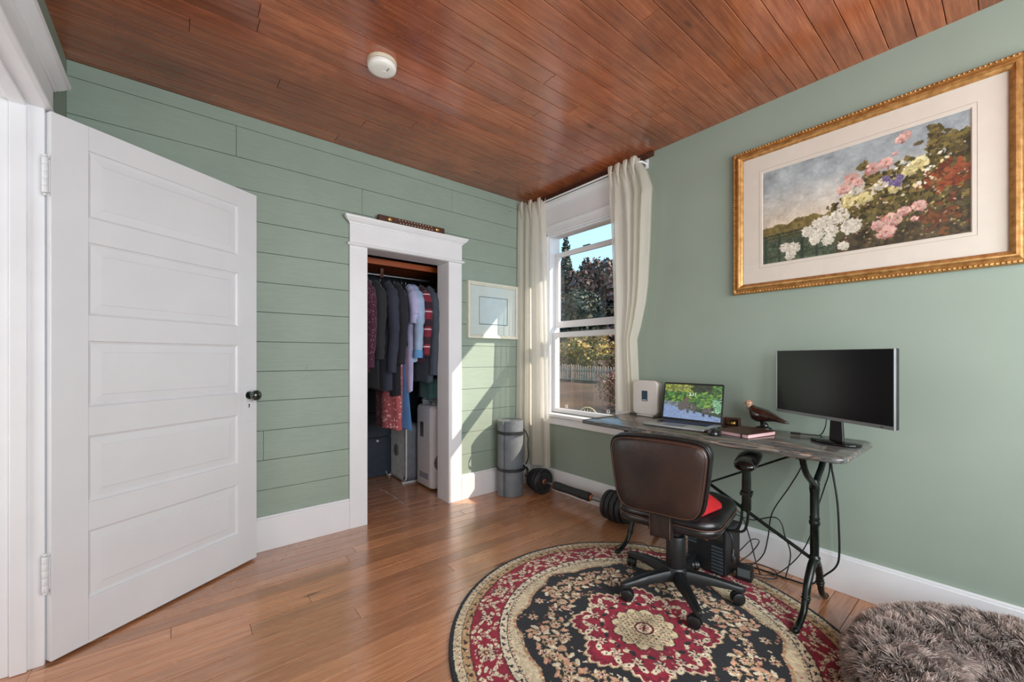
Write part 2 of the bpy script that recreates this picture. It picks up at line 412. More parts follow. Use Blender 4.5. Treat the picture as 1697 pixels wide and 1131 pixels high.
fixnormals(obj('crown', cr_, M['white'], t1))
jm = MB().box(-3.0115, -2.870, -.53, -.5146, 0, 2.0655).box(-3.0115, -2.870, -1.3854, -1.37, 0, 2.0655).box(-3.0115, -2.870, -1.37, -.53, 2.05, 2.066)
obj('jamb', jm, M['white'], t1, bevel=.0015)
sp_ = MB().box(-2.952, -2.910, -.542, -.53, 0, 2.05).box(-2.952, -2.910, -1.37, -1.358, 0, 2.05).box(-2.952, -2.910, -1.358, -.542, 2.038, 2.05)
obj('door_stop', sp_, M['white'], t1, bevel=.003)
obj('hall_casing', MB().box(-3.032, -3.012, -.53, -.414, 0, 2.05).box(-3.032, -3.012, -1.486, -1.37, 0, 2.05).box(-3.032, -3.012, -1.486, -.414, 2.05, 2.18), M['white'], t1, bevel=.002)

# ---- door_1: open five panel leaf
door = bpy.data.objects.new('door_1', None); S.collection.objects.link(door); door.location = (-2.851, -.546, 0)
door.rotation_euler = (0, 0, math.radians(32.49)); door['kind'] = 'structure'
WD = .836; TH = .035; z0, z1 = .012, 2.04
rows = [(.186, .452), (.562, .824), (.938, 1.198), (1.298, 1.585), (1.681, 1.946)]
pa, pb = .108, .729
for a, c in ((0, pa), (pb, WD)): obj('stile', MB().box(a, c, 0, TH, z0, z1), M['white_door'], door, bevel=.0015)
zz = [z0] + [z for r in rows for z in r] + [z1]
for i in range(0, len(zz), 2): obj('rail', MB().box(pa, pb, 0.0002, TH, zz[i], zz[i+1]), M['white_door'], door)
for za, zb in rows:
    def ring(i, y): return [(pa+i, y, za+i), (pb-i, y, za+i), (pb-i, y, zb-i), (pa+i, y, zb-i)]
    m = MB().loft([ring(*q) for q in [(0, .0), (.002, .006), (.010, .011), (.013, .0115), (.044, .0085), (.047, .006), (.049, .0058)]], cap=False)
    m.add(ring(.049, .0058), [(0, 1, 2, 3)])
    m.loft([ring(*q) for q in [(0, TH), (.010, TH-.011), (.046, TH-.008)]], cap=False); m.add(ring(.046, TH-.008), [(3, 2, 1, 0)])
    fixnormals(obj('panel', m, M['white_door'], door))
kn = MB().lathe([(.021, 0), (.021, .004), (.009, .008), (.008, .028), (.013, .031), (.024, .037), (.029, .048), (.028, .060), (.020, .070), (.008, .0735), (.001, .074)], 28, Matrix.Translation((.786, -.004, .925)) @ Matrix.Rotation(math.radians(90), 4, 'X'))
obj('knob', kn, plain('dark_green_glazed_knob', (16, 32, 24), .08, var=.05, coat=1), door, smooth=50)
pl = obj('lock_plate', MB().box(.762, .812, -.004, 0, .779, .985), M['white_door'], door, bevel=.002)
obj('keyhole', MB().prism([(.7835, .857), (.7905, .857), (.7892, .868), (.7915, .873), (.787, .878), (.7825, .873), (.7848, .868)], -.0046, -.0040, 'Y'), M['blackgloss'], pl)
for zc in (1.80, .34):
    hg = MB()
    for k in range(5): hg.lathe([(.0085, 0), (.0092, .002), (.0092, .0235), (.0085, .0255)], 12, Matrix.Translation((-.013, .004, zc-.065+.026*k)))
    hg.lathe([(.001, 0), (.006, .003), (.007, .007), (.004, .010)], 12, Matrix.Translation((-.013, .004, zc+.065)))
    hg.lathe([(.004, -.010), (.007, -.007), (.006, -.003), (.001, 0)], 12, Matrix.Translation((-.013, .004, zc-.065)))
    hg.box(-.010, .0, .004, .030, zc-.06, zc+.06)
    obj('hinge', hg, M['white_door'], door, smooth=40)

# ---- window_1
win = bpy.data.objects.new('window_1', None); S.collection.objects.link(win); win.location = (0, -.58, 0); win['kind'] = 'structure'
OY = .58
def wobj(name, mb, mat, par=win, **k):
    mb.v = [(x, y+OY, z) for x, y, z in mb.v]; return obj(name, mb, mat, par, **k)
WT = M['white']
wobj('casing', MB().box(-.021, 0, WY1, WY1+.115, .655, 2.25), WT, bevel=.002)
wobj('casing', MB().box(-.021, 0, WY0-.115, WY0, .655, 2.25), WT, bevel=.002)
wobj('frieze', MB().box(-.024, 0, -1.065, -.095, 2.258, 2.42), WT, bevel=.0015)
wobj('head', MB().box(-.021, 0, WY0, WY1, 2.195, 2.245), WT, bevel=.002)
wobj('bead', MB().box(-.036, 0, -1.075, -.085, 2.243, 2.259), WT, bevel=.005)
m = MB(); flare(m, -1.065, -.095, -.024, [(0, 2.408), (.008, 2.412), (.010, 2.418), (.024, 2.432), (.030, 2.434), (.032, 2.450), (.03, 2.452)], axis='Y', sgn=-1)
fixnormals(wobj('crown', m, WT))
wobj('jamb', MB().box(-.0, .15, WY1-.012, WY1, WZ0, WZ1).box(0, .15, WY0, WY0+.012, WZ0, WZ1).box(0, .15, WY0, WY1, WZ1-.03, WZ1), WT)
wobj('stop', MB().box(.012, .048, WY1-.026, WY1-.012, WZ0, WZ1-.03).box(.012, .048, WY0+.012, WY0+.026, WZ0, WZ1-.03).box(.012, .048, WY0+.026, WY1-.026, WZ1-.046, WZ1-.03), WT, bevel=.003)
wobj('sill', MB().box(-.055, .03, -1.085, -.075, .632, .656).box(.03, .19, WY0+.001, WY1-.001, .62, .650), WT, bevel=.005, seg=3)
wobj('apron', MB().box(-.019, 0, -1.065, -.095, .564, .632), WT, bevel=.003)
def sash(xa, xb, z0, z1, tr, br, mat):
    y0, y1 = WY0+.014, WY1-.014; sw = .040
    m = MB().box(xa, xb, y1-sw, y1, z0, z1).box(xa, xb, y0, y0+sw, z0, z1).box(xa, xb, y0+sw, y1-sw, z1-tr, z1).box(xa, xb, y0+sw, y1-sw, z0, z0+br)
    s_ = wobj('sash', m, WT, bevel=.003)
    xc = (xa+xb)/2
    pane = MB().box(xc-.002, xc+.002, y0+sw-.004, y1-sw+.004, z0+br-.004, z1-tr+.004)
    pane.v = [(x, y+OY, z) for x, y, z in pane.v]
    obj('pane', pane, mat, s_)
    return s_
up = sash(.092, .122, 1.390, 2.045, .040, .055, M['glass'])
lo = sash(.052, .082, .657, 1.347, .044, .036, M['glass'])
wobj('sash_lift', MB().box(.085, .096, -.62, -.545, 2.045, 2.052), M['black'], bevel=.002)
# insect screen in its own frame outside the lower sash
sc_ = wobj('insect_screen', MB().box(.128, .130, WY0+.014, WY1-.014, .66, 1.37), M['screenpane'])
for yy in (-.349, -.789):
    t = MB().box(.124, .127, yy-.012, yy+.012, .700, .7035).box(.124, .127, yy-.012, yy+.012, .7205, .724).box(.124, .127, yy-.012, yy-.0085, .7035, .7205).box(.124, .127, yy+.0085, yy+.012, .7035, .7205)
    t.v = [(x-.02, y+OY, z-.002) for x, y, z in t.v]; obj('pull_tab', t, M['white'], sc_)
# frames added on solid walls out of view, around the fill lamps
def fill_frame(name, loc, rz, w, h):
    m = MB().box(-w/2-.1, w/2+.1, -.03, 0, -h/2-.1, -h/2).box(-w/2-.1, w/2+.1, -.03, 0, h/2, h/2+.12).box(-w/2-.1, -w/2, -.03, 0, -h/2, h/2).box(w/2, w/2+.1, -.03, 0, -h/2, h/2).box(-w/2, w/2, -.02, 0, -.02, .02)
    o = struct(name, m, WT); o.location = loc; o.rotation_euler = (0, 0, rz)
fill_frame('fill_frame_rear', (-1.35, -4.1, 1.45), math.pi, 2.0, 1.5)
fill_frame('fill_frame_side', (-2.891, -3.45, 1.5), math.pi/2, .8, 1.5)
# unseen eave, added and sized to cut off the sun above the window
struct('sun_cutoff_eave', MB().box(.14, .56, -4.2, 1.5, 2.44, 2.52), M['white'])

# ---- closet shell
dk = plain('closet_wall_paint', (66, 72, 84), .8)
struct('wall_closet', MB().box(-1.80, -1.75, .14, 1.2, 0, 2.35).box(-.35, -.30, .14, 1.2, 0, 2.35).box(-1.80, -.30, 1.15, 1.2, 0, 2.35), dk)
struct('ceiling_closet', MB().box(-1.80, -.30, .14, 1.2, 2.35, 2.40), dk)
# ================================================================== CANVAS PAINTING (colours on dense meshes)
def lin_np(a):
    a = a/255.0
    return np.where(a > .04045, ((a+.055)/1.055)**2.4, a/12.92)
class Canvas:
    def __init__(s, w, h, res, bgcol=(128, 128, 128)):
        s.W, s.H, s.res = w, h, res; s.nx, s.ny = int(w/res), int(h/res)
        s.a = np.zeros((s.ny, s.nx, 3)); s.a[:] = bgcol
        s.X, s.Y = np.meshgrid((np.arange(s.nx)+.5)*res, (np.arange(s.ny)+.5)*res)
    def win(s, x, y, r):
        i0, i1 = max(0, int((x-r)/s.res)), min(s.nx, int((x+r)/s.res)+2)
        j0, j1 = max(0, int((y-r)/s.res)), min(s.ny, int((y+r)/s.res)+2)
        return slice(j0, j1), slice(i0, i1)
    def blob(s, x, y, r, col, lob=0, amp=.25, rot=0, asp=1.0, alpha=1.0):
        w = s.win(x, y, r*max(1, asp)*1.3)
        X = s.X[w]-x; Y = s.Y[w]-y
        if X.size == 0: return
        c, d = math.cos(rot), math.sin(rot); u = (X*c+Y*d)/asp; v = -X*d+Y*c
        R = np.hypot(u, v); lim = r if not lob else r*(1-amp+amp*np.cos(lob*np.arctan2(v, u)))
        m = (R < lim)[..., None]*alpha
        s.a[w] = s.a[w]*(1-m)+np.array(col)*m
    def flower(s, x, y, r, cols, n=8, amp=.3, rot=0):
        k = len(cols)
        for i, c in enumerate(cols): s.blob(x, y, r*(1-i/k), c, n, amp if i < k-1 else 0, rot+i*.3)
    def noise(s, amp, cell, seed=0):
        r = np.random.RandomState(seed); n = r.randn(int(s.H/cell)+3, int(s.W/cell)+3)
        gx = s.X/cell; gy = s.Y/cell; i = gx.astype(int); j = gy.astype(int); fx = gx-i; fy = gy-j
        fx = fx*fx*(3-2*fx); fy = fy*fy*(3-2*fy)
        v = (n[j, i]*(1-fx)+n[j, i+1]*fx)*(1-fy)+(n[j+1, i]*(1-fx)+n[j+1, i+1]*fx)*fy
        return v*amp
    def sample(s, x, y):
        i = np.clip((x/s.res).astype(int), 0, s.nx-1); j = np.clip((y/s.res).astype(int), 0, s.ny-1)
        return np.clip(s.a[j, i], 0, 255)
def fast_mesh(name, co, quads):
    me = bpy.data.meshes.new(name); nv, nf = len(co), len(quads); k = quads.shape[1]
    me.vertices.add(nv); me.vertices.foreach_set('co', co.astype(np.float32).ravel())
    me.loops.add(nf*k); me.loops.foreach_set('vertex_index', quads.astype(np.int32).ravel())
    me.polygons.add(nf); me.polygons.foreach_set('loop_start', np.arange(0, nf*k, k, dtype=np.int32))
    try: me.polygons.foreach_set('loop_total', np.full(nf, k, dtype=np.int32))
    except Exception: pass
    me.update(calc_edges=True); return me
def set_col(me, rgb255, name='Col'):
    a = me.color_attributes.new(name, 'FLOAT_COLOR', 'POINT')
    c = np.ones((len(rgb255), 4), dtype=np.float32); c[:, :3] = lin_np(np.asarray(rgb255, dtype=float)); a.data.foreach_set('color', c.ravel())
def link(name, me, mat, parent=None, **props):
    o = bpy.data.objects.new(name, me); S.collection.objects.link(o); me.materials.append(mat)
    if parent: o.parent = parent
    for k, v in props.items(): o[k] = v
    return o
def painted_sheet(name, cv, origin, du, dv, step, mat, parent):
    nu, nv = int(cv.W/step)+1, int(cv.H/step)+1
    u, v = np.meshgrid(np.linspace(0, cv.W, nu), np.linspace(0, cv.H, nv))
    co = np.array(origin)+u[..., None]*np.array(du)+v[..., None]*np.array(dv)
    idx = np.arange(nu*nv).reshape(nv, nu)
    q = np.stack([idx[:-1, :-1], idx[:-1, 1:], idx[1:, 1:], idx[1:, :-1]], -1).reshape(-1, 4)
    me = fast_mesh(name, co.reshape(-1, 3), q); set_col(me, cv.sample(u.ravel(), v.ravel())); return link(name, me, mat, parent)

# ================================================================== RUG
RX, RY, RR = -.994, -1.817, .80
def rug_canvas():
    cv = Canvas(1.62, 1.62, .00125); r = random.Random(8); c0 = .81
    X = cv.X-c0; Y = cv.Y-c0; R = np.hypot(X, Y); T = np.arctan2(Y, X)
    BLK, RED, DRED, CRM, TAN, GRN, PNK = (26, 28, 34), (146, 26, 52), (98, 16, 36), (226, 212, 184), (186, 152, 110), (86, 92, 70), (196, 116, 112)
    def fill(m, c): cv.a[m] = c
    cv.a[:] = BLK
    fill(R < .778, CRM); fill(R < .776, (206, 190, 158))
    fill((R < .748), BLK); fill(R < .745, TAN)
    fill(R < .716, BLK); fill(R < .712, RED)
    fill(R < .598, BLK); fill(R < .594, CRM); fill(R < .566, BLK); fill(R < .562, (216, 200, 168))
    # scalloped black field
    sc = .475 + .028*np.abs(np.sin(4*T+.4)) + .045*np.cos(8*T+.2).clip(0, 1)
    fill(R < sc+.012, TAN); fill(R < sc, BLK)
    def P(rad, ang): return c0+rad*math.cos(ang), c0+rad*math.sin(ang)
    # outer cream band: small dots
    for i in range(150):
        a = 2*math.pi*i/150
        cv.blob(*P(.764, a), .0064, RED if i % 2 else BLK, 4, .2, a); cv.blob(*P(.764, a), .002, CRM)
    for i in range(220):
        a = 2*math.pi*i/220; cv.blob(*P(.755+.001*(i % 2), a), .0028, DRED); cv.blob(*P(.774, a), .0022, BLK)
    # guards: black vine on tan
    for rad, n, s_ in ((.730, 110, .010), (.580, 96, .010)):
        for i in range(n):
            a = 2*math.pi*i/n
            cv.blob(*P(rad+.006*math.sin(i*2.1), a), s_*.9, BLK, 3, .35, a*3, 1.5); cv.blob(*P(rad-.003, a+.012), .0035, RED if i % 2 else CRM)
    # red main border: large palmettes alternate with flowers and leaves
    N = 20
    for i in range(N):
        a = 2*math.pi*(i+.5)/N; x, y = P(.656, a)
        big = i % 2 == 0
        if big:
            cv.flower(x, y, .047, [CRM, DRED, CRM, TAN, RED, CRM], 14, .22, a)
            for k in range(14): cv.blob(x+.034*math.cos(a+k*.449), y+.034*math.sin(a+k*.449), .0035, DRED, 0, 0, a+k*.449, 2.2)
            cv.blob(x, y, .009, BLK); cv.blob(x, y, .005, CRM)
        else:
            cv.flower(x, y, .030, [BLK, CRM, PNK, CRM, BLK], 8, .25, a)
        for s_ in (-1, 1):
            for rad, da, sz in ((.692, .09, .014), (.620, .10, .014), (.655, .155, .017)):
                q = P(rad, a+s_*da); cv.flower(q[0], q[1], sz, [CRM, RED, CRM] if rad != .655 else [CRM, BLK, PNK], 5, .35, a*2)
            for rad, da in ((.675, .05), (.637, .05), (.70, .13), (.61, .05), (.64, .13), (.675, .125)):
                q = P(rad, a+s_*da); cv.blob(q[0], q[1], .0075, CRM, 0, 0, a+s_*1.1, 2.0); cv.blob(q[0], q[1], .003, DRED)
    # cream zone: lattice cartouches + fine edging
    for i in range(8):
        a = 2*math.pi*i/8+.2
        for u in range(-4, 5):
            for v in range(-2, 3):
                if abs(u)+abs(v)*1.6 < 5.2:
                    q = P(.522+v*.013, a+u*.026); cv.blob(q[0], q[1], .0046, BLK if (u+v) % 2 else GRN, 4, .3, a)
                    cv.blob(q[0], q[1], .0016, CRM)
        for s_ in (-1, 1):
            for k in range(5):
                q = P(.545-.012*k, a+s_*(.14+.035*k)); cv.blob(q[0], q[1], .0075, PNK if k % 2 else TAN, 3, .3, a+k)
    for i in range(170):
        a = 2*math.pi*i/170; q = P(.556, a); cv.blob(q[0], q[1], .0036, RED if i % 3 else BLK)
        rr = .475 + .028*abs(math.sin(4*a+.4)) + .045*max(0, math.cos(8*a+.2)); q = P(rr+.004, a); cv.blob(q[0], q[1], .0062, CRM if i % 2 else PNK, 3, .4, a)
    # black field: scrolling vines with blossoms, eight-fold
    for i in range(8):
        a0 = 2*math.pi*i/8+.2; sg = 1 if i % 2 else -1
        for (rad, da, dr, turns) in ((.40, .10, .055, 1.6), (.36, -.16, .045, 1.5), (.44, -.04, .035, 1.4), (.405, .30, .050, 1.6)):
            cx, cy = P(rad, a0+sg*da)
            for k in range(70):
                t = k/70; an = a0+sg*turns*2*math.pi*t; rr = dr*(1-t*.75)
                cv.blob(cx+rr*math.cos(an), cy+rr*math.sin(an), .0036+.0022*math.sin(k*.9), TAN)
            cv.flower(cx, cy, dr*.46, [CRM, TAN, PNK, CRM, DRED], 7, .32, a0)
            for k in range(7):
                an = a0+k*.9+.4; cv.blob(cx+dr*1.02*math.cos(an), cy+dr*1.02*math.sin(an), .0085, CRM if k % 2 else (206, 160, 132), 0, 0, an+.8, 2.1)
        for rad, da, sz in ((.445, .22, .026), (.335, .06, .026), (.46, -.26, .024), (.385, -.34, .022)):
            q = P(rad, a0+sg*da); cv.flower(q[0], q[1], sz, [TAN, CRM, RED, CRM, BLK], 6, .38, a0)
    for k in range(240):
        q = P(r.uniform(.30, .465), r.uniform(0, 6.283)); w = cv.a[int(q[1]/cv.res), int(q[0]/cv.res)]
        if w.sum() < 110: cv.blob(q[0], q[1], r.uniform(.004, .009), r.choice([TAN, CRM, CRM, PNK, (150, 60, 60)]), 3, .4, r.uniform(0, 6), 1.6)
    # central red medallion, jagged
    ed = .255+.026*np.cos(8*T+.6)+.016*np.abs(np.sin(24*T))
    R2 = np.hypot(X*.96, Y*1.04)
    fill(R2 < ed+.014, TAN); fill(R2 < ed+.008, CRM); fill(R2 < ed, RED); fill((R2 < ed-.012) & (R2 > ed-.020), DRED)
    for i in range(16):
        a = 2*math.pi*i/16+.07
        q = P(.205, a); cv.flower(q[0], q[1], .026, [BLK, CRM, PNK, CRM, DRED] if i % 2 else [CRM, BLK, CRM, RED, CRM], 6, .3, a)
        for s_ in (-1, 1):
            q = P(.235, a+s_*.11); cv.blob(q[0], q[1], .011, CRM, 0, 0, a+s_, 1.9); cv.blob(q[0], q[1], .004, BLK)
            q = P(.168, a+s_*.13); cv.blob(q[0], q[1], .009, CRM if s_ > 0 else BLK, 0, 0, a-s_, 1.8)
    for k in range(120):
        q = P(r.uniform(.13, .25), r.uniform(0, 6.283)); cv.blob(q[0], q[1], .0045, r.choice([BLK, CRM, DRED, PNK]), 3, .4, r.uniform(0, 6), 1.5)
    e2 = .108+.022*np.abs(np.cos(6*T))
    fill(R < e2+.005, BLK); fill(R < e2, (220, 202, 164))
    for i in range(-6, 7):
        for j in range(-6, 7):
            x, y = i*.0185+(j % 2)*.009, j*.0165
            if .045 < math.hypot(x, y) < .112: cv.blob(c0+x, c0+y, .0082, BLK if (i+j) % 3 else DRED, 4, .35, .78); cv.blob(c0+x, c0+y, .0022, CRM)
    fill(R < .040, DRED); fill(R < .031, CRM); cv.flower(c0, c0, .028, [CRM, RED, CRM, RED, DRED], 8, .2)
    dx = (cv.noise(.0014, .006, 31)+cv.noise(.0008, .003, 35))/cv.res; dy = (cv.noise(.0014, .006, 32)+cv.noise(.0008, .003, 36))/cv.res
    jj, ii = np.indices(X.shape); cv.a = cv.a[np.clip((jj+dy).astype(int), 0, cv.ny-1), np.clip((ii+dx).astype(int), 0, cv.nx-1)]
    n = cv.noise(.05, .004, 2)+cv.noise(.06, .012, 3)+cv.noise(.05, .12, 5)
    cv.a = cv.a*(1+n[..., None]); return cv
cv = rug_canvas()
nr, nt = 300, 1250
rad = np.concatenate([np.linspace(0.0005, RR-.006, nr-4), [RR-.003, RR-.0008, RR, RR]])
zz_ = np.concatenate([np.full(nr-4, .011), [.0105, .008, .004, .0005]])
th = np.linspace(0, 2*np.pi, nt, endpoint=False)
Rg, Tg = np.meshgrid(rad, th, indexing='ij')
Xr = Rg*np.cos(Tg); Yr = Rg*np.sin(Tg)
nz = np.random.RandomState(3).rand(nr, nt)*.0012
Zr = zz_[:, None]-nz*(zz_[:, None] > .009)
idx = np.arange(nr*nt).reshape(nr, nt); nxt = np.roll(idx, -1, axis=1)
q = np.stack([idx[:-1], idx[1:], nxt[1:], nxt[:-1]], -1).reshape(-1, 4)
me = fast_mesh('round_rug', np.stack([Xr, Yr, Zr], -1).reshape(-1, 3), q)
set_col(me, cv.sample((Xr*.995+.81).ravel(), (Yr*.995+.81).ravel()))
rug = link('round_rug', me, vcol('rug_pile', .95, bump=.5, sheen=.08, bscale=700))
rug.location = (RX, RY, 0); tag(rug, 'round oriental floral rug in red, black and cream', 'rug')

# ================================================================== LARGE FLORAL PICTURE
FP = thing('framed_picture', 'large ornate gold framed floral print on the green window wall', 'picture', (0, -2.2955, 1.8895))
def frame_rings(w, h, prof):
    # prof: (inset from the outer edge, proud of wall); frame hangs on X=0 facing -X
    return [[(-p, sy*(w/2-i), sz*(h/2-i)) for sy, sz in ((1, -1), (-1, -1), (-1, 1), (1, 1))] for i, p in prof]
fw, fh = 1.061, .801
gold = NT('antique_gold'); c = gold.coord(); g1 = gold.noise(c, 40, 4); rr = gold.ramp(g1, [(.3, lin((160, 112, 60))), (.7, lin((206, 158, 98)))])
B = gold.bsdf(Base_Color=rr.outputs[0], Roughness=.36, Metallic=.6); gold.set(B, 'Normal', gold.bump(gold.noise(c, 160, 3), .2)); gold = gold.done(B)
m = MB().loft(frame_rings(fw, fh, [(0, 0), (0, .018), (.004, .024), (.012, .026), (.016, .020), (.020, .022), (.030, .034), (.036, .035), (.041, .028), (.046, .026), (.052, .020), (.053, .010)]), cap=False)
fr = fixnormals(obj('frame', m, gold, FP, smooth=30))
m = MB()
for s_, n, ax in ((1, 74, 'Y'), (-1, 74, 'Y'), (1, 56, 'Z'), (-1, 56, 'Z')):
    for i in range(n):
        t = (i+.5)/n-.5
        p = (-.0255, t*(fw-.016), s_*(fh/2-.008)) if ax == 'Y' else (-.0255, s_*(fw/2-.008), t*(fh-.016))
        m.sphere(p, .0046, 6, 4, (1, 1.1, 1.1))
obj('bead_row', m, gold, fr, smooth=60, kind='stuff')
m = MB().loft(frame_rings(fw, fh, [(.050, .012), (.148, .012), (.150, .008), (.1515, .008)]), cap=False)
fixnormals(obj('mat_board', m, M['mat'], FP))
ln = MB()
for ins in (.1335,):
    w2, h2 = fw/2-ins, fh/2-ins; t = .0008
    ln.box(-.0124, -.0119, -w2, w2, h2-t, h2).box(-.0124, -.0119, -w2, w2, -h2, -h2+t).box(-.0124, -.0119, -w2, -w2+t, -h2, h2).box(-.0124, -.0119, w2-t, w2, -h2, h2)
obj('mat_line', ln, plain('mat_line', (110, 96, 84), .8), FP)
def picture_canvas():
    w, h = .762, .51; cv = Canvas(w, h, .0012); r = random.Random(21)
    # x runs from the left (seen) edge, y up
    X, Y = cv.X/w, cv.Y/h
    n = cv.noise(9, .05, 3)+cv.noise(6, .015, 4)+cv.noise(10, .16, 9)
    top = np.array((156, 164, 168.)); lo = np.array((222, 202, 178.)); f = np.clip((Y-.36)/.45, 0, 1)[..., None]
    cv.a = lo*(1-f)+top*f
    dk_ = np.clip((.16-X)/.16, 0, 1)[..., None]; cv.a = cv.a*(1-.10*dk_)
    cv.a += n[..., None]
    hill = .36+.05*np.sin(X*5+.2)+.012*np.sin(X*31)+.010*np.sin(X*63+1)+.06*X
    m = Y < hill; cv.a[m] = (112, 98, 56); cv.a += (m*cv.noise(14, .012, 6))[..., None]*np.array((1, .9, .6))
    m = Y < .26+.12*X; cv.a[m] = (82, 80, 50)
    # dark bank to the right and below
    bank = np.clip((X-.34)*1.15, 0, 1)*.95+.02
    m = Y < np.minimum(bank, .62+.1*np.sin(9*X)); cv.a[m] = (66, 54, 36); cv.a += (m*(cv.noise(13, .02, 7)+cv.noise(10, .008, 8)))[..., None]*np.array((1.1, .9, .6))
    m = (Y < .24) & (X < .42); cv.a[m] = (74, 84, 64); cv.a += (m*cv.noise(10, .01, 17))[..., None]
    # railing at lower left
    for u in (.02, .105, .24, .32):
        m = (np.abs(X-u) < .008) & (Y < .30+.08*X); cv.a[m] = (40, 54, 44)
    for v in (.29, .26, .06):
        m = (np.abs(Y-(v+.08*X)) < .008) & (X < .36); cv.a[m] = (46, 60, 48)
    for k in range(7):
        for t in range(50):
            an = t*.2; rr = .034*(1-t/60); cv.blob(w*(.04+.047*k)+rr*math.cos(an), h*(.17+.01*k+.03*(k % 2))+rr*math.sin(an), .0016, (44, 58, 46))
    # leaves everywhere on the bank
    G = [(70, 66, 32), (98, 88, 44), (52, 46, 26), (120, 104, 56), (86, 76, 50)]
    def leaves(x, y, s, k, cols=G, sz=.009):
        for _ in range(k):
            a = r.uniform(0, 6.28); d = abs(r.gauss(0, s)); cv.blob(w*x+d*math.cos(a), h*y+d*math.sin(a)*.8, sz*r.uniform(.5, 1), r.choice(cols), 0, 0, r.uniform(0, 3.1), 1.8)
    for x, y, s, k in ((.62, .45, .06, 130), (.72, .40, .08, 160), (.8, .5, .07, 150), (.9, .62, .06, 160), (.95, .72, .045, 110), (.88, .84, .025, 40), (.86, .92, .016, 26), (.60, .62, .03, 50), (.57, .75, .018, 26), (.5, .3, .06, 80), (.85, .3, .10, 140), (.97, .80, .02, 30), (.45, .38, .04, 50), (.74, .62, .03, 40)):
        leaves(x, y, s, k)
    leaves(.92, .50, .05, 120, [(120, 58, 34), (96, 44, 28), (140, 74, 44)], .010); leaves(.88, .16, .05, 60, [(116, 70, 40), (92, 52, 32)], .008)
    for k in range(26): leaves(.86+.01*math.sin(k), .62+.3*k/26, .006, 3)
    WH, LW, YL, PK, DP, VI = (232, 226, 212), (176, 166, 148), (222, 208, 150), (222, 178, 166), (176, 96, 92), (140, 122, 156)
    def head(x, y, s, cols, k=60, dots=True):
        cv.blob(w*x, h*y, s, cols[1], 9, .12)
        for _ in range(k):
            a = r.uniform(0, 6.28); d = s*math.sqrt(r.uniform(0, 1)); sh = .5+.5*math.sin(a-.8)*d/s
            c_ = np.array(cols[0])*(.55+.45*sh)+np.array(cols[1])*(.45-.45*sh)
            cv.blob(w*x+d*math.cos(a), h*y+d*math.sin(a), s*r.uniform(.12, .22), tuple(c_*r.uniform(.9, 1.05)), 5, .25, r.uniform(0, 6))
    def rose(x, y, s, cols):
        cv.blob(w*x, h*y, s, cols[1], 7, .18, r.uniform(0, 6), 1.1)
        for i in range(26):
            a = r.uniform(0, 6.28); d = s*r.uniform(.2, 1.0); lt = .72+.36*(.5+.5*math.sin(a-.6)); cv.blob(w*x+d*math.cos(a), h*y+d*math.sin(a)*.85, s*r.uniform(.14, .26), tuple(np.clip(np.array(cols[0] if r.random() < .7 else cols[1])*lt, 0, 240)), 0, 0, a+1.57, 1.7)
        for i in range(3):
            a = i*.698+r.uniform(-.2, .2); cv.blob(w*x+s*.62*math.cos(a), h*y+s*.62*math.sin(a), s*.42, tuple(np.array(cols[0])*r.uniform(.82, 1.05)), 0, 0, a+1.57, 1.4)
        for i in range(6):
            a = i*1.05+.4; cv.blob(w*x+s*.3*math.cos(a), h*y+s*.3*math.sin(a), s*.26, tuple(np.array(cols[0])*r.uniform(.75, 1.0)), 0, 0, a+1.57, 1.4)
        cv.blob(w*x, h*y, s*.18, cols[2])
    for x, y, s in ((.32, .22, .030), (.27, .27, .026), (.19, .13, .030), (.14, .15, .024), (.17, .06, .022), (.36, .32, .034), (.44, .36, .036), (.31, .17, .022), (.50, .24, .038), (.40, .23, .028), (.46, .07, .022), (.38, .15, .024), (.33, .33, .026)): head(x, y, s, (WH, LW), 90)
    for x, y, s in ((.49, .50, .026), (.52, .55, .024), (.56, .47, .030), (.64, .56, .026), (.80, .66, .030), (.76, .62, .024), (.70, .50, .022), (.48, .45, .022)): rose(x, y, s, (WH if r.random() < .4 else YL, (190, 176, 110), (160, 130, 60)))
    for x, y, s in ((.60, .72, .028), (.66, .74, .024), (.50, .68, .028), (.53, .63, .022), (.74, .93, .020), (.46, .60, .026), (.68, .24, .026), (.66, .13, .032), (.74, .28, .022), (.70, .22, .024), (.80, .30, .024), (.62, .20, .022), (.78, .20, .012), (.70, .80, .010)): rose(x, y, s, (PK, (196, 128, 122), DP))
    rose(.725, .905, .019, (PK, (190, 130, 120), DP))
    for x, y in ((.69, .55), (.72, .58), (.66, .60), (.71, .53)): head(x, y, .016, (VI, (90, 76, 120)), 24)
    for _ in range(160): cv.blob(w*r.uniform(.42, .99), h*r.uniform(.05, .60), r.uniform(.0016, .0034), r.choice([(150, 132, 74), (178, 160, 108), (120, 106, 58), (190, 150, 130)]), 0, 0, r.uniform(0, 3), 1.7)
    for _ in range(26): cv.blob(w*r.uniform(.70, .92), h*r.uniform(.42, .72), r.uniform(.004, .007), r.choice([WH, YL, (206, 206, 180)]))
    dx = cv.noise(.0020, .005, 41)/cv.res; dy = cv.noise(.0020, .005, 42)/cv.res; jj, ii = np.indices(X.shape)
    cv.a = cv.a[np.clip((jj+dy).astype(int), 0, cv.ny-1), np.clip((ii+dx).astype(int), 0, cv.nx-1)]
    cv.a += (cv.noise(5, .004, 12)+cv.noise(4, .03, 13))[..., None]
    cv.a = np.clip(cv.a, 0, 255)
    return cv
pc = picture_canvas()
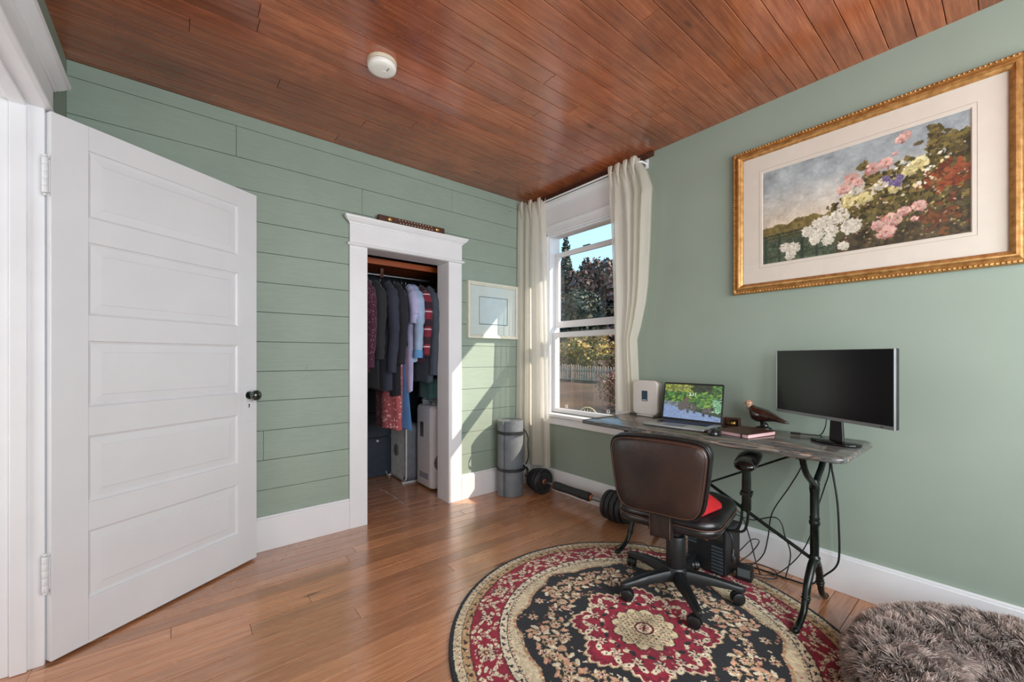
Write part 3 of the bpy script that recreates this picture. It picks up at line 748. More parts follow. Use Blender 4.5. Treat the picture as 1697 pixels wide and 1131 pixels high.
# seen left edge is at +Y; x runs toward -Y
painted_sheet('floral_print', pc, (-.0075, .381, -.255), (0, -1, 0), (0, 0, 1), .0024, vcol('print_ink', .6), FP)
gp = MB().box(-.0170, -.0155, -(fw/2-.052), fw/2-.052, -(fh/2-.052), fh/2-.052)
obj('picture_glass', gp, M['glass'], FP)

# ================================================================== SMALL PICTURE on the board wall
SPc = thing('framed_picture', 'small pale framed picture with a thin blue outlined rectangle, on the board wall', 'picture', (-.427, 0, 1.519))
sw_, sh_ = .530, .462
def frY(w, h, prof): return [[(sx*(w/2-i), -p, sz*(h/2-i)) for sx, sz in ((-1, -1), (1, -1), (1, 1), (-1, 1))] for i, p in prof]
pale = plain('pale_painted_frame', (214, 214, 200), .35, var=.02)
fixnormals(obj('frame', MB().loft(frY(sw_, sh_, [(0, 0), (0, .032), (.004, .036), (.014, .036), (.018, .030), (.026, .026), (.030, .018)]), cap=False), pale, SPc, smooth=30))
fixnormals(obj('mat_board', MB().loft(frY(sw_, sh_, [(.028, .014), (.118, .014), (.120, .010)]), cap=False), plain('pale_mat', (196, 208, 204), .9, var=.01), SPc))
art = MB().box(-(sw_/2-.119), sw_/2-.119, -.0115, -.0095, -(sh_/2-.119), sh_/2-.119)
obj('print', art, plain('pale_blue_print', (190, 206, 208), .85, var=.02), SPc)
w2, h2 = sw_/2-.116, sh_/2-.116
ln = MB()
for a_, b_, c_, d_ in ((-w2, w2, h2-.004, h2), (-w2, w2, -h2, -h2+.005), (-w2, -w2+.003, -h2, h2), (w2-.004, w2, -h2, h2)): ln.box(a_, b_, -.0152, -.0141, c_, d_)
obj('mat_line', ln, plain('blue_black_line', (52, 66, 78), .6), SPc)
obj('picture_glass', MB().box(-(sw_/2-.028), sw_/2-.028, -.0205, -.0190, -(sh_/2-.028), sh_/2-.028), M['glass'], SPc)

# ================================================================== SMOKE DETECTOR
sd = thing('smoke_detector', 'round white smoke detector on the wooden ceiling', 'smoke detector', (-1.745, -.905, H))
wp = plain('white_plastic', (232, 230, 224), .4, var=.01)
obj('base', MB().lathe([(.066, -.016), (.067, -.012), (.067, 0)], 40), plain('cream_plastic', (206, 196, 176), .5, var=.02), sd, smooth=40)
cov = obj('cover', MB().lathe([(.001, -.042), (.040, -.0415), (.056, -.039), (.063, -.034), (.065, -.026), (.064, -.018), (.060, -.016)], 40), wp, sd, smooth=50)
obj('test_button', MB().lathe([(.001, -.0432), (.013, -.043), (.014, -.040)], 20, Matrix.Translation((.012, .005, 0))), wp, cov, smooth=50)
obj('vent_slot', MB().box(-.001, .001, -.012, .012, -.0428, -.040, Matrix.Translation((.018, -.026, 0))), M['blackgloss'], cov)

# ================================================================== GAME BOARD on the closet header
gb = thing('game_board', 'slim brown wooden game board with brass clasps lying on the closet header', 'game board', (-1.175, -.040, 2.0665))
bw = .255
obj('case', MB().box(-bw, bw, -.014, .012, 0, .042), M['darkwood'], gb, bevel=.002)
for sx in (-.175, .195):
    m = MB().sphere((sx, -.0155, .022), .012, 14, 8, (1.3, .25, .9)); m.box(sx-.005, sx+.005, -.018, -.014, .010, .032)
    obj('clasp', m, M['brass'], gb, smooth=60)
ivory = plain('ivory_peg', (236, 228, 206), .4)
for k in range(12):
    for zz, off in ((.033, 0), (.011, .006)):
        obj('peg', MB().sphere((-.105+.0225*k+off, -.0142, zz), .0034, 8, 5), ivory, gb, smooth=80)

# ================================================================== CURTAIN ROD + SHEER CURTAINS
rod = thing('curtain_rod', 'thin white curtain rod above the window', 'curtain rod', (-.08, -.6, 2.452))
obj('rod', MB().tube([(.075, .555, 0), (.01, .555, 0), (0, .54, 0), (0, .3, 0), (0, -.585, 0), (.01, -.60, 0), (.075, -.60, 0)], .0065, 10), M['white'], rod, smooth=60)
for y in (.555, -.60): obj('bracket', MB().box(.068, .0785, y-.01, y+.01, -.03, .03), M['white'], rod, bevel=.001)
t = NT('sheer_cream_cloth'); c = t.coord(); wv = t.noise(t.coord((260, 260, 60)), 3, 2)
col = t.ramp(t.noise(c, 6, 2), [(.3, lin((240, 233, 220))), (.7, lin((247, 241, 230)))])
df = t.n('BsdfDiffuse', Color=col.outputs[0]); tl = t.n('BsdfTranslucent', Color=(.92, .90, .84)); tp = t.n('BsdfTransparent', Color=(1, 1, 1))
t.set(df, 'Normal', t.bump(wv, .3, .001))
m1 = t.n('MixShader', i0=.58); t.t.links.new(df.outputs[0], m1.inputs[1]); t.t.links.new(tl.outputs[0], m1.inputs[2])
m2 = t.n('MixShader', i0=.16); t.t.links.new(m1.outputs[0], m2.inputs[1]); t.t.links.new(tp.outputs[0], m2.inputs[2])
sheer = t.done(m2)
def curtain(name, label, ztop, zbot, path, pleats, seed, header=.09, amp=.022):
    # path(z) -> ((x,y) start, (x,y) end); folds ripple across the path
    r = random.Random(seed); ph = [r.uniform(0, 6) for _ in range(4)]
    nu, nv = 150, 90; vs = []
    for j in range(nv+1):
        tz = j/nv; z = ztop+(zbot-ztop)*tz
        (xa, ya), (xb, yb) = path(z)
        d = Vector((xb-xa, yb-ya)); nn = Vector((-d.y, d.x)).normalized()
        if nn.x > 0: nn = -nn
        for i in range(nu+1):
            u = i/nu
            # the folds drift a little with height, deepest at mid height, pinched at the header
            env = .55+.45*min(1, tz*6)
            ud = u+.055*math.sin(2*math.pi*u*1.4+ph[3])*min(1, tz*4); w_ = math.sin(2*math.pi*pleats*ud+ph[0]+.5*math.sin(tz*3+ph[1]))
            w_ = math.copysign(abs(w_)**.8, w_)
            w2_ = .35*math.sin(2*math.pi*(pleats*.43)*u+ph[2]+tz*1.5)
            a = amp*env*(w_+w2_)
            uu = u+.012*math.sin(2*math.pi*pleats*u*2+ph[3])*min(1, tz*5)
            ud = u+.055*math.sin(2*math.pi*u*1.4+ph[3])*min(1, tz*4)
            zz = z + (.012*math.sin(2*math.pi*pleats*u*1+ph[1])+.009*math.sin(2*math.pi*pleats*2.3*u))*max(0, 1-tz*14)
            vs.append((xa+d.x*uu+nn.x*a, ya+d.y*uu+nn.y*a, zz))
    mb = MB(); mb.v = vs; n = nu+1
    mb.f = [(j*n+i, j*n+i+1, (j+1)*n+i+1, (j+1)*n+i) for j in range(nv) for i in range(nu)]; mb.m = [0]*len(mb.f)
    root = thing(name, label, 'curtain', (0, 0, 0), group='sheer curtains at the window')
    o = obj('cloth', mb, sheer, root, smooth=180)
    # pinch pleat folds of the heading
    hd = MB()
    (xa, ya), (xb, yb) = path(ztop); k = max(2, int(pleats))
    for i in range(k):
        u = (i+.5)/k; x = xa+(xb-xa)*u-amp*.9; y = ya+(yb-ya)*u
        for s_ in (-1, 0, 1):
            hd.tube(spline([(x-.006, y+s_*.010, ztop+.010), (x-.012, y+s_*.007, ztop-.035), (x-.004, y+s_*.003, ztop-.085), (x+.012, y+s_*.012, ztop-.16)], 4), [.007, .009, .009, .008, .007, .006, .006, .005, .004, .004, .003, .002, .001], 6)
    obj('pleat', hd, sheer, root, smooth=70, kind='stuff')
    return root
def pl_(z):
    t = (2.47-z)/2.3
    return ((-.158-.03*t, -.024), (-.075-.015*t, -.272-.075*t))
curtain('curtain', 'floor length cream sheer curtain on the corner side of the window', 2.478, .218, pl_, 3.6, 3, amp=.015)
zs_ = [.757, 1.257, 1.346, 1.5, 1.621, 1.895, 2.239, 2.36, 2.46]; yo_ = [-1.185, -1.168, -1.200, -1.240, -1.259, -1.282, -1.300, -1.255, -1.19]
yi_ = [-1.005, -.995, -.990, -.985, -.980, -.965, -.950, -.945, -.940]
def pr_(z): return ((-.085, float(np.interp(z, zs_, yi_))), (-.085-.03*float(np.interp(z, [.7, 2.2, 2.45], [0, 1, 0])), float(np.interp(z, zs_, yo_))))
curtain('curtain', 'cream sheer curtain on the desk side of the window, nipped in halfway down', 2.478, .757, pr_, 4.4, 7, amp=.019)
# ================================================================== TABLE
stone = NT('streaked_dark_stone'); c = stone.coord((14, 1.6, 14)); g1 = stone.noise(c, 2.2, 7, .68, 1.1); g2 = stone.noise(stone.coord((40, 3, 40)), 3, 4, .6)
r1 = stone.ramp(g1, [(.28, lin((44, 48, 52))), (.42, lin((104, 110, 112))), (.5, lin((66, 64, 62))), (.6, lin((158, 142, 128))), (.72, lin((78, 84, 88)))])
r2 = stone.ramp(g2, [(.35, (.72, .72, .72)), (.65, (1.12, 1.1, 1.08))])
stone = stone.done(stone.bsdf(Base_Color=stone.mix(1.0, r1.outputs[0], r2.outputs[0], 'MULTIPLY'), Roughness=.16))
TB = thing('writing_table', 'long narrow table with streaked stone top and black cast iron legs', 'table', (-.30, -1.7425, 0))
ol = []
for cx, cy, a0, r_ in ((.265, -.6425, -90, .05), (.265, .6425, 0, .010), (-.262, .6425, 90, .010), (-.250, -.6425, 180, .055)):
    cx2 = cx-r_ if cx > 0 else cx+r_; cy2 = cy-r_ if cy > 0 else cy+r_
    for k in range(7): a = math.radians(a0+15*k); ol.append((cx2+r_*math.cos(a), cy2+r_*math.sin(a)))
    if a0 == 90:
        for k in range(1, 12): q = k/12; ol.append((-.262+.012*q-.022*math.sin(math.pi*q), .6325-1.22*q))
obj('tabletop', MB().slab(ol, [(.012, .7245), (.004, .7265), (0, .733), (0, .741), (.003, .747), (.009, .750)]), stone, TB, smooth=50)
def iron_leg(yc):
    y = yc
    m = MB()
    # Y-shaped head and plate
    for sx in (-1, 1):
        p = spline([(sx*.165, y, .7235), (sx*.150, y, .680), (sx*.105, y, .630), (sx*.045, y, .592), (0, y, .555)], 5)
        m.tube(p, [.016]*3+[.013]*(len(p)-6)+[.016]*3, 8)
    m.box(-.19, .19, y-.018, y+.018, .709, .72355)
    m.lathe([(.018, .53), (.020, .55), (.018, .575), (.010, .59)], 14, Matrix.Translation((0, y, 0)))
    m.lathe([(.0165, .25), (.0175, .30), (.0165, .385), (.0200, .39), (.0215, .398), (.0200, .406), (.0180, .412), (.0205, .42), (.0170, .428), (.0175, .55)], 14, Matrix.Translation((0, y, 0)))
    m.lathe([(.012, .205), (.020, .215), (.022, .225), (.018, .235), (.023, .245), (.0165, .256)], 14, Matrix.Translation((0, y, 0)))
    st = obj('stem', m, M['iron'], TB, smooth=45)
    for sx, dx in ((-1, -.225), (1, .155)):
        f = MB(); k = abs(dx)/.225
        p = spline([(0, y, .235), (sx*.045*k, y, .215), (sx*.095*k, y, .160), (sx*.120*k, y, .105), (sx*.150*k, y, .055), (sx*.205*k, y, .022), (sx*.240*k, y, .012)], 5)
        if sx < 0: p = [v+Vector((0, 0, .0115*min(1, i_/(len(p)-1)))) for i_, v in enumerate(p)]
        n = len(p); f.tube(p, [.019 - .007*math.sin(math.pi*.5*i/n) for i in range(n)], 8)
        for q, rr in ((.108, .019), (.120, .017), (.096, .017)):
            f.sphere((sx*(.119 + (.108-q)*.35)*k, y, q), rr, 10, 6, (1, 1, .45))
        f.sphere((sx*.243*k, y, .0245 if sx < 0 else .013), .0125, 12, 6, (1.8, 1.1, 1))
        obj('leg', f, M['iron'], TB, smooth=60)
LY = (-.4825, .3895)
for yc in LY: iron_leg(yc)
br = MB(); br.tube([(0, LY[0]+.01, .235), (.0, LY[1]-.01, .66)], .0085, 8)
obj('cross_brace', br, M['iron'], TB, smooth=60)
br = MB(); br.tube([(.012, LY[0]+.03, .712), (.012, (LY[0]+LY[1])/2-.03, .50), (.012, LY[1]-.01, .245)], .0050, 8)
obj('cross_brace', br, M['iron'], TB, smooth=60)

# ================================================================== THINGS ON THE TABLE
ZT = .7503
# monitor
mo = thing('monitor', 'flat black computer monitor with silver bezel on an oval black foot', 'monitor', (-.243, -2.255, ZT), math.radians(-121.2))
mw, mh, mz = .573, .312, .105
obj('housing', MB().box(-mw/2, mw/2, .004, .022, mz, mz+mh).box(-.20, .20, .022, .045, mz+.05, mz+.24), M['black'], mo, bevel=.004)
bz = MB(); e = .006
bz.box(-mw/2, mw/2, -.002, .006, mz, mz+.014).box(-mw/2, -mw/2+.004, -.002, .006, mz+.014, mz+mh).box(mw/2-.004, mw/2, -.002, .006, mz+.014, mz+mh).box(-mw/2+.004, mw/2-.004, -.002, .006, mz+mh-.003, mz+mh)
bzl = obj('bezel', bz, M['silver'], mo, bevel=.0008)
obj('power_button', MB().box(mw/2-.05, mw/2-.04, -.0030, -.0018, mz+.005, mz+.008), M['black'], bzl)
obj('screen', MB().box(-mw/2+.005, mw/2-.005, -.001, .003, mz+.015, mz+mh-.004), plain('black_screen', (14, 14, 16), .22, var=.01), mo)
obj('stand_neck', MB().prism([(-.034, .008), (.034, .008), (.024, .17), (-.024, .17)], .046, .058, 'Y'), M['black'], mo, bevel=.003)
el = [(.105*math.cos(a*math.pi/18), .045+.075*math.sin(a*math.pi/18)) for a in range(36)]
obj('stand_foot', MB().slab(el, [(.002, 0), (0, .002), (0, .007), (.003, .010)]), M['blackgloss'], mo, smooth=50)
# laptop
la = thing('laptop', 'open silver laptop whose lock screen shows two animals among ferns', 'laptop', (-.205, -1.605, ZT), math.radians(-86))
lw, ld = .345, .235
obj('base', MB().slab(rrect(-lw/2, lw/2, -ld, 0, .012, 4), [(.004, .002), (0, .006), (0, .0125), (.0015, .014)]), plain('laptop_silver', (170, 172, 172), .3, metal=.5, var=.02), la, smooth=50)
ky = MB()
for rI in range(6):
    for k in range(14): ky.box(-.137+.0197*k, -.137+.0197*k+.0165, -.034-.0175*rI, -.034-.0175*rI+.0145, .0142, .0152)
obj('keyboard', ky, M['black'], la)
obj('keyboard_tray', MB().box(-.141, .141, -.125, -.016, .0138, .0143), M['black'], la)
obj('touchpad', MB().box(-.055, .055, -.222, -.150, .0138, .0144), plain('touchpad', (120, 120, 122), .35, metal=.4), la)
LD = Matrix.Translation((0, .003, .012)) @ Matrix.Rotation(math.radians(-10), 4, 'X')
lh = .222
obj('lid', MB().slab(rrect(-lw/2, lw/2, 0, lh, .010, 4), [(.001, 0), (0, .001), (0, .0055), (.002, .0065)], LD @ Matrix(((1,0,0,0),(0,0,-1,.0065),(0,1,0,0),(0,0,0,1)))), M['black'], la, smooth=50)
def screen_canvas():
    w, h = .329, .200; cv = Canvas(w, h, .0007); r = random.Random(5); X, Y = cv.X/w, cv.Y/h
    cv.a[:] = (34, 62, 26)
    for _ in range(900):
        x, y = r.random(), .34+.66*r.random()
        col = r.choice([(60, 110, 34), (98, 150, 44), (40, 80, 30), (130, 168, 60), (28, 52, 24), (76, 128, 60)])
        if y > .78 and x < .55: col = r.choice([(150, 160, 50), (180, 186, 90), (96, 110, 40), (120, 120, 70)])
        if y > .8 and .5 < x < .85: col = r.choice([(26, 34, 18), (44, 56, 28)])
        cv.blob(x*w, y*h, r.uniform(.002, .0045), col, 0, 0, r.choice([.3, .5, -.4, 2.6])+r.uniform(-.25, .25), r.uniform(2, 4.5))
    for _ in range(60): cv.blob(w*r.uniform(.86, .99), h*r.uniform(.25, .7), .003, r.choice([(120, 176, 130), (90, 150, 100), (160, 200, 170)]), 0, 0, r.uniform(-1, 1), 3.5)
    m = Y < .40-.28*X; cv.a[m] = (128, 150, 190); cv.a += (m*cv.noise(12, .004, 4))[..., None]
    m = (Y > .40-.28*X) & (Y < .50-.1*X) & (X < .5); cv.a[m] = (110, 120, 122); cv.a += (m*cv.noise(26, .008, 5))[..., None]
    def animal(x, y, s, fl, col, sit=False):
        D = col
        def b(dx, dy, rr, asp=1, rot=0, c=None): cv.blob(w*x+fl*dx*s, h*y+dy*s, rr*s, c or (D[0]+r.randint(-10, 10),)*3, 0, 0, rot*fl, asp)
        b(0, .0, .30, 1.7, .05); b(.36, .12, .20, 1.2); b(.58, .26, .16, 1.1, .2); b(.74, .22, .09, 1.5, -.2); b(.52, .42, .06, 1.6, 1.3); b(.64, .42, .05, 1.6, 1.3)
        for dx in (-.42, -.28, .28, .42): b(dx, -.42, .075, 3.6, 1.57)
        b(-.62, -.05, .09, 2.6, .7)
        for _ in range(40): b(r.uniform(-.4, .5), r.uniform(-.2, .2), .04, 2, r.uniform(-.4, .4), r.choice([(96, 92, 90), (50, 46, 44), (120, 112, 104)]))
    animal(.50, .36, .056, -1, (74, 68, 64)); animal(.77, .28, .050, 1, (44, 40, 42))
    for x_, y_ in ((.50, .36), (.77, .28)):
        for _ in range(26): cv.blob(w*(x_+r.uniform(-.08, .08)), h*(y_+r.uniform(-.03, .09)), .0016, r.choice([(150, 140, 130), (120, 108, 96), (30, 28, 30)]), 0, 0, r.uniform(-1, 1), 2.2)
    cv.blob(w*.36, h*.40, .024, (90, 84, 78), 0, 0, .9, 1.6); cv.blob(w*.415, h*.58, .012, (104, 84, 66), 0, 0, .3, 1.3); cv.blob(w*.40, h*.64, .004, (70, 60, 50), 3, .3)
    for k in range(5): cv.blob(w*(.90+.016*k), h*.055, .0022, (40, 46, 60), 4, .2)
    return cv
Ls = LD @ Matrix.Translation((0, -.0006, 0))
o0 = Ls @ Vector((-.1645, 0, .0125)); du = Ls.to_3x3() @ Vector((1, 0, 0)); dv = Ls.to_3x3() @ Vector((0, 0, 1))
sc_o = painted_sheet('screen', screen_canvas(), o0, du, dv, .0014, vcol('lit_laptop_screen', .3, emit=.85), la)
def text(name, s_, size, mat, parent, mtx, extr=0.0002):
    c = bpy.data.curves.new(name, 'FONT'); c.body = s_; c.size = size; c.align_x = 'CENTER'; c.extrude = extr; c.materials.append(mat)
    tmp = bpy.data.objects.new(name, c); S.collection.objects.link(tmp); bpy.context.view_layer.update()
    me = bpy.data.meshes.new_from_object(tmp.evaluated_get(bpy.context.evaluated_depsgraph_get())); bpy.data.objects.remove(tmp); me.name = name
    o = bpy.data.objects.new(name, me); S.collection.objects.link(o); o.parent = parent; o.matrix_local = mtx; return o
t = NT('lit_white'); em = t.n('Emission', Color=(1, 1, 1, 1), Strength=1.0); lit = t.done(em)
text('clock_digits', '2:11', .026, lit, sc_o, Ls @ Matrix.Translation((.004, -.0006, .148)) @ Matrix.Rotation(math.radians(90), 4, 'X'))
# mouse
mu = thing('mouse', 'black computer mouse in front of the laptop', 'mouse', (-.425, -1.845, ZT), math.radians(20))
obj('body', MB().slab([(.052*math.cos(a*math.pi/12), .032*math.sin(a*math.pi/12)) for a in range(24)], [(.003, 0), (0, .004), (.001, .012), (.006, .021), (.014, .028), (.022, .031)]), plain('mouse_black', (26, 28, 30), .22, coat=.3), mu, smooth=80)
obj('wheel', MB().lathe([(.007, -.003), (.008, 0), (.007, .003)], 14, Matrix.Translation((.026, 0, .0215)) @ Matrix.Rotation(math.radians(90), 4, 'X')), M['rubber'], mu, smooth=50)
# router / sensor panel
rt = thing('wifi_router', 'upright white rounded router with a small dark blue display', 'router', (-.125, -1.272, ZT), math.radians(-94))
Mx = Matrix.Rotation(math.radians(90), 4, 'X')
obj('body', MB().slab(rrect(-.094, .094, .012, .232, .030, 7), roundprof(.026, .007, 4, -.006), Mx), plain('white_router', (214, 208, 202), .35, var=.01), rt, smooth=50)
obj('rear_shell', MB().slab(rrect(-.082, .082, .016, .226, .030, 7), roundprof(.034, .008, 3, -.054), Mx), plain('grey_router', (150, 148, 140), .4, var=.01), rt, smooth=50)
obj('foot', MB().box(-.060, .060, -.024, .045, 0, .0125), plain('white_foot', (200, 196, 190), .4), rt, bevel=.004)
dsp = obj('display', MB().slab(rrect(-.022, .022, .098, .166, .005, 3), [(0, .0195), (0, .0208)], Mx), plain('blue_display', (44, 66, 84), .2, var=.1, scale=60), rt)
for k in range(3): obj('indicator', MB().slab(rrect(-.0155+.0115*k, -.0085+.0115*k, .102, .109, .0025, 3), [(0, .0206), (0, .0214)], Mx), M['white'], dsp)
# notebook
nb = thing('notebook', 'brown leather notebook with pink page edges and elastic strap', 'notebook', (-.298, -1.938, ZT), math.radians(-12))
obj('pages', MB().box(-.106, .106, -.083, .083, .0022, .0175), plain('pink_pages', (214, 176, 176), .8, var=.04, scale=3, stretch=(1, 1, 160)), nb)
lth = plain('brown_leather', (74, 42, 30), .35, var=.2, scale=14, bump=.2)
obj('cover', MB().box(-.110, .110, -.086, .086, 0, .0022).box(-.110, .110, -.086, .086, .0175, .0200).box(.106, .110, -.086, .086, .0022, .0175), lth, nb, bevel=.001)
obj('strap', MB().box(-.112, .112, -.056, -.050, .0200, .0208).box(-.112, -.1105, -.056, -.050, 0.0005, .0208), M['black'], nb)
# little display box
bx = thing('display_box', 'small dark box with clear front holding a gold ornament', 'box', (-.135, -1.80, ZT), math.radians(-80))
obj('case', MB().box(-.040, .040, .004, .052, 0, .004).box(-.040, .040, .004, .052, .042, .046).box(-.040, -.036, .004, .052, .004, .042).box(.036, .040, .004, .052, .004, .042).box(-.036, .036, .048, .052, .004, .042), M['darkwood'], bx, bevel=.0008)
obj('ornament', MB().sphere((.004, .026, .017), .012, 12, 8, (1.6, .8, 1)).sphere((.016, .024, .026), .006).sphere((-.014, .028, .014), .009, 10, 6, (1.4, .8, .8)), M['brass'], bx, smooth=80)
obj('clear_front', MB().box(-.0365, .0365, .0042, .0055, .0042, .0418), M['glass'], bx)
# bird
bd_ = thing('bird_figurine', 'glossy dark bird of prey figurine with pale head', 'figurine', (-.085, -1.945, ZT), math.radians(-90)); bd_.scale = (1.08, 1.25, 1.14)
# local x runs toward the tail (away from the window)
dkb = plain('glazed_brown', (42, 20, 16), .12, var=.35, scale=40, coat=1); palb = plain('glazed_cream', (196, 158, 132), .2, var=.15, scale=60, coat=.6)
body = MB(); bp = [(-.060, .088), (-.052, .078), (-.040, .064), (-.018, .056), (.012, .052), (.042, .048), (.070, .042), (.100, .033), (.108, .031)]
rw = [.015, .023, .030, .033, .030, .022, .013, .007, .003]; rh = [.014, .024, .031, .033, .027, .018, .010, .005, .003]
body.loft([[(x+(.3*rh[i])*math.sin(a), rw[i]*math.cos(a), z+.010+rh[i]*math.sin(a)) for a in [k*math.pi/8 for k in range(16)]] for i, (x, z) in enumerate(bp)])
fixnormals(obj('body', body, dkb, bd_, smooth=70))
hd = MB().sphere((-.066, 0, .118), .0155, 16, 10, (1.15, .85, 1)).sphere((-.060, 0, .102), .0175, 14, 8, (.9, .9, 1.1)); hd.tube([(-.078, 0, .119), (-.088, 0, .116), (-.092, 0, .109)], [.006, .004, .001], 8)
hh = obj('head', hd, palb, bd_, smooth=80)
for s_ in (-1, 1): obj('eye', MB().sphere((-.074, s_*.0115, .121), .0022, 8, 5), M['blackgloss'], hh, smooth=80)
for s_ in (-1, 1):
    wv_ = MB(); wp_ = [(-.045, .086, .014), (-.020, .078, .022), (.015, .070, .020), (.050, .058, .014), (.085, .046, .006), (.100, .041, .002)]
    wv_.loft([[(x, s_*(.018-abs(x)*.08+.010*math.cos(a)), z+r_*math.sin(a)) for a in [k*math.pi/6 for k in range(12)]] for x, z, r_ in wp_])
    fixnormals(obj('wing', wv_, dkb, bd_, smooth=60))
pb = MB(); pb.sphere((0, 0, .006), .030, 16, 8, (1.25, .8, .35)); pb.tube([(-.010, .008, .012), (-.012, .009, .045)], [.006, .009], 8).tube([(.006, -.006, .012), (.004, -.008, .045)], [.006, .009], 8).sphere((.004, 0, .018), .016, 12, 8, (1.2, .8, 1))
obj('perch', pb, plain('dark_perch', (24, 24, 24), .3, coat=.5), bd_, smooth=70)
# hdmi adapter and leads
ad = thing('cable_adapter', 'short black cable adapter lying beside the monitor foot', 'adapter', (-.12, -2.10, ZT), math.radians(-80))
obj('plug', MB().box(-.020, .022, -.008, .008, .001, .011), M['black'], ad, bevel=.002)
obj('connector', MB().box(-.031, -.020, -.005, .005, .003, .009), M['silver'], ad, bevel=.0008)
obj('lead', MB().tube(spline([(.022, 0, .006), (.045, .004, .005), (.075, .012, .005), (.100, .006, .010), (.118, -.004, .05), (.124, -.008, .10)], 6), .0024, 6), M['black'], ad, smooth=70)
def cable(label, pts, r=.0032, grp='black cables behind the table', ends=True):
    root = thing('cable', label, 'cable', tuple(pts[0]), group=grp)
    o0 = Vector(pts[0]); obj('lead', MB().tube([p-o0 for p in spline(pts, 8)], r, 6), M['black'], root, smooth=70); return root
cable('thick black cable looping down past the right table leg to the floor', [(-.06, -2.225, .716), (-.055, -2.231, .60), (-.05, -2.236, .562), (-.055, -2.252, .451), (-.06, -2.259, .339), (-.06, -2.261, .197), (-.06, -2.248, .134), (-.065, -2.208, .08), (-.08, -2.150, .016), (-.085, -2.07, .006), (-.09, -1.99, .006), (-.10, -1.90, .006), (-.15, -1.87, .014)], .0045)
cable('thin black cable slanting behind the right table leg', [(-.05, -2.222, .716), (-.045, -2.220, .586), (-.04, -2.198, .493), (-.04, -2.166, .366), (-.045, -2.136, .222), (-.05, -2.08, .10), (-.10, -2.0, .006), (-.16, -1.93, .006)], .003)
cable('black cable hanging from mid tabletop and bowing to the floor', [(-.06, -2.125, .716), (-.06, -2.114, .600), (-.06, -2.061, .477), (-.06, -1.979, .314), (-.06, -1.959, .18), (-.065, -1.936, .075), (-.09, -1.88, .008), (-.14, -1.80, .006)])
cable('black cable draped in a wave above the baseboard', [(-.12, -1.80, .275), (-.09, -1.846, .258), (-.07, -1.892, .250), (-.06, -1.965, .284), (-.06, -2.002, .290), (-.06, -2.024, .262), (-.06, -2.035, .216), (-.055, -2.06, .12), (-.10, -2.05, .006)])
cable('black cable dropping steeply from the seat edge to its plug on the rug', [(-.13, -1.83, .30), (-.12, -1.855, .270), (-.12, -1.891, .168), (-.14, -1.93, .055), (-.17, -1.96, .018)])
cable('coiled slack of black cable on the floor near the power brick', [(-.17, -1.86, .10), (-.12, -1.90, .16), (-.10, -1.93, .155), (-.13, -1.90, .09), (-.20, -1.87, .05), (-.12, -1.92, .04), (-.10, -2.0, .03), (-.13, -2.02, .006), (-.19, -1.97, .012), (-.22, -1.92, .02)], .0028)
cable('thin black lead arching over the floor behind the chair base', [(-.36, -1.62, .05), (-.40, -1.50, .030), (-.38, -1.42, .045), (-.42, -1.34, .035), (-.50, -1.30, .016)], .0022)
# electronics box under the table
pcb = thing('electronics_box', 'black metal box with louvred side vents standing under the table', 'electronics box', (-.262, -1.765, .0115))
bxm = plain('black_textured_metal', (26, 27, 29), .45, var=.1, bump=.3, bscale=400)
obj('case', MB().box(-.085, .085, -.10, .10, .008, .250), bxm, pcb, bevel=.004)
for x in (-.06, .06):
    for y in (-.08, .08): obj('foot', MB().lathe([(.010, 0), (.012, .004), (.012, .0085)], 14, Matrix.Translation((x, y, 0))), M['rubber'], pcb)
for k in range(8): obj('louvre', MB().prism([(-.0852, .150-.0175*k), (-.0945, .143-.0175*k), (-.0852, .140-.0175*k)], -.086, -.030, 'Y'), plain('louvre_grey', (84, 92, 100), .35, metal=.5) if k == 0 else bpy.data.materials['louvre_grey'], pcb)
for k in range(6): obj('louvre', MB().prism([(-.0852, .230-.0175*k), (-.0945, .223-.0175*k), (-.0852, .220-.0175*k)], .050, .096, 'Y'), bpy.data.materials['louvre_grey'], pcb)
obj('socket', MB().box(-.090, -.0845, -.01, .035, .165, .215).sphere((-.092, .018, .20), .006).sphere((-.092, .002, .205), .005), M['copper'], pcb, bevel=.001)
obj('plate', MB().box(-.088, -.0845, -.085, -.005, .185, .235), plain('olive_plate', (60, 66, 56), .4, metal=.4), pcb, bevel=.001)
pbk = thing('power_brick', 'small black power brick with grey label on the rug edge', 'power brick', (-.268, -1.925, .0115), math.radians(10))
obj('body', MB().box(-.028, .028, -.035, .035, 0, .068), M['black'], pbk, bevel=.005)
obj('label', MB().box(-.0288, -.0278, -.028, .028, .020, .060), plain('grey_label', (84, 92, 94), .4), pbk)

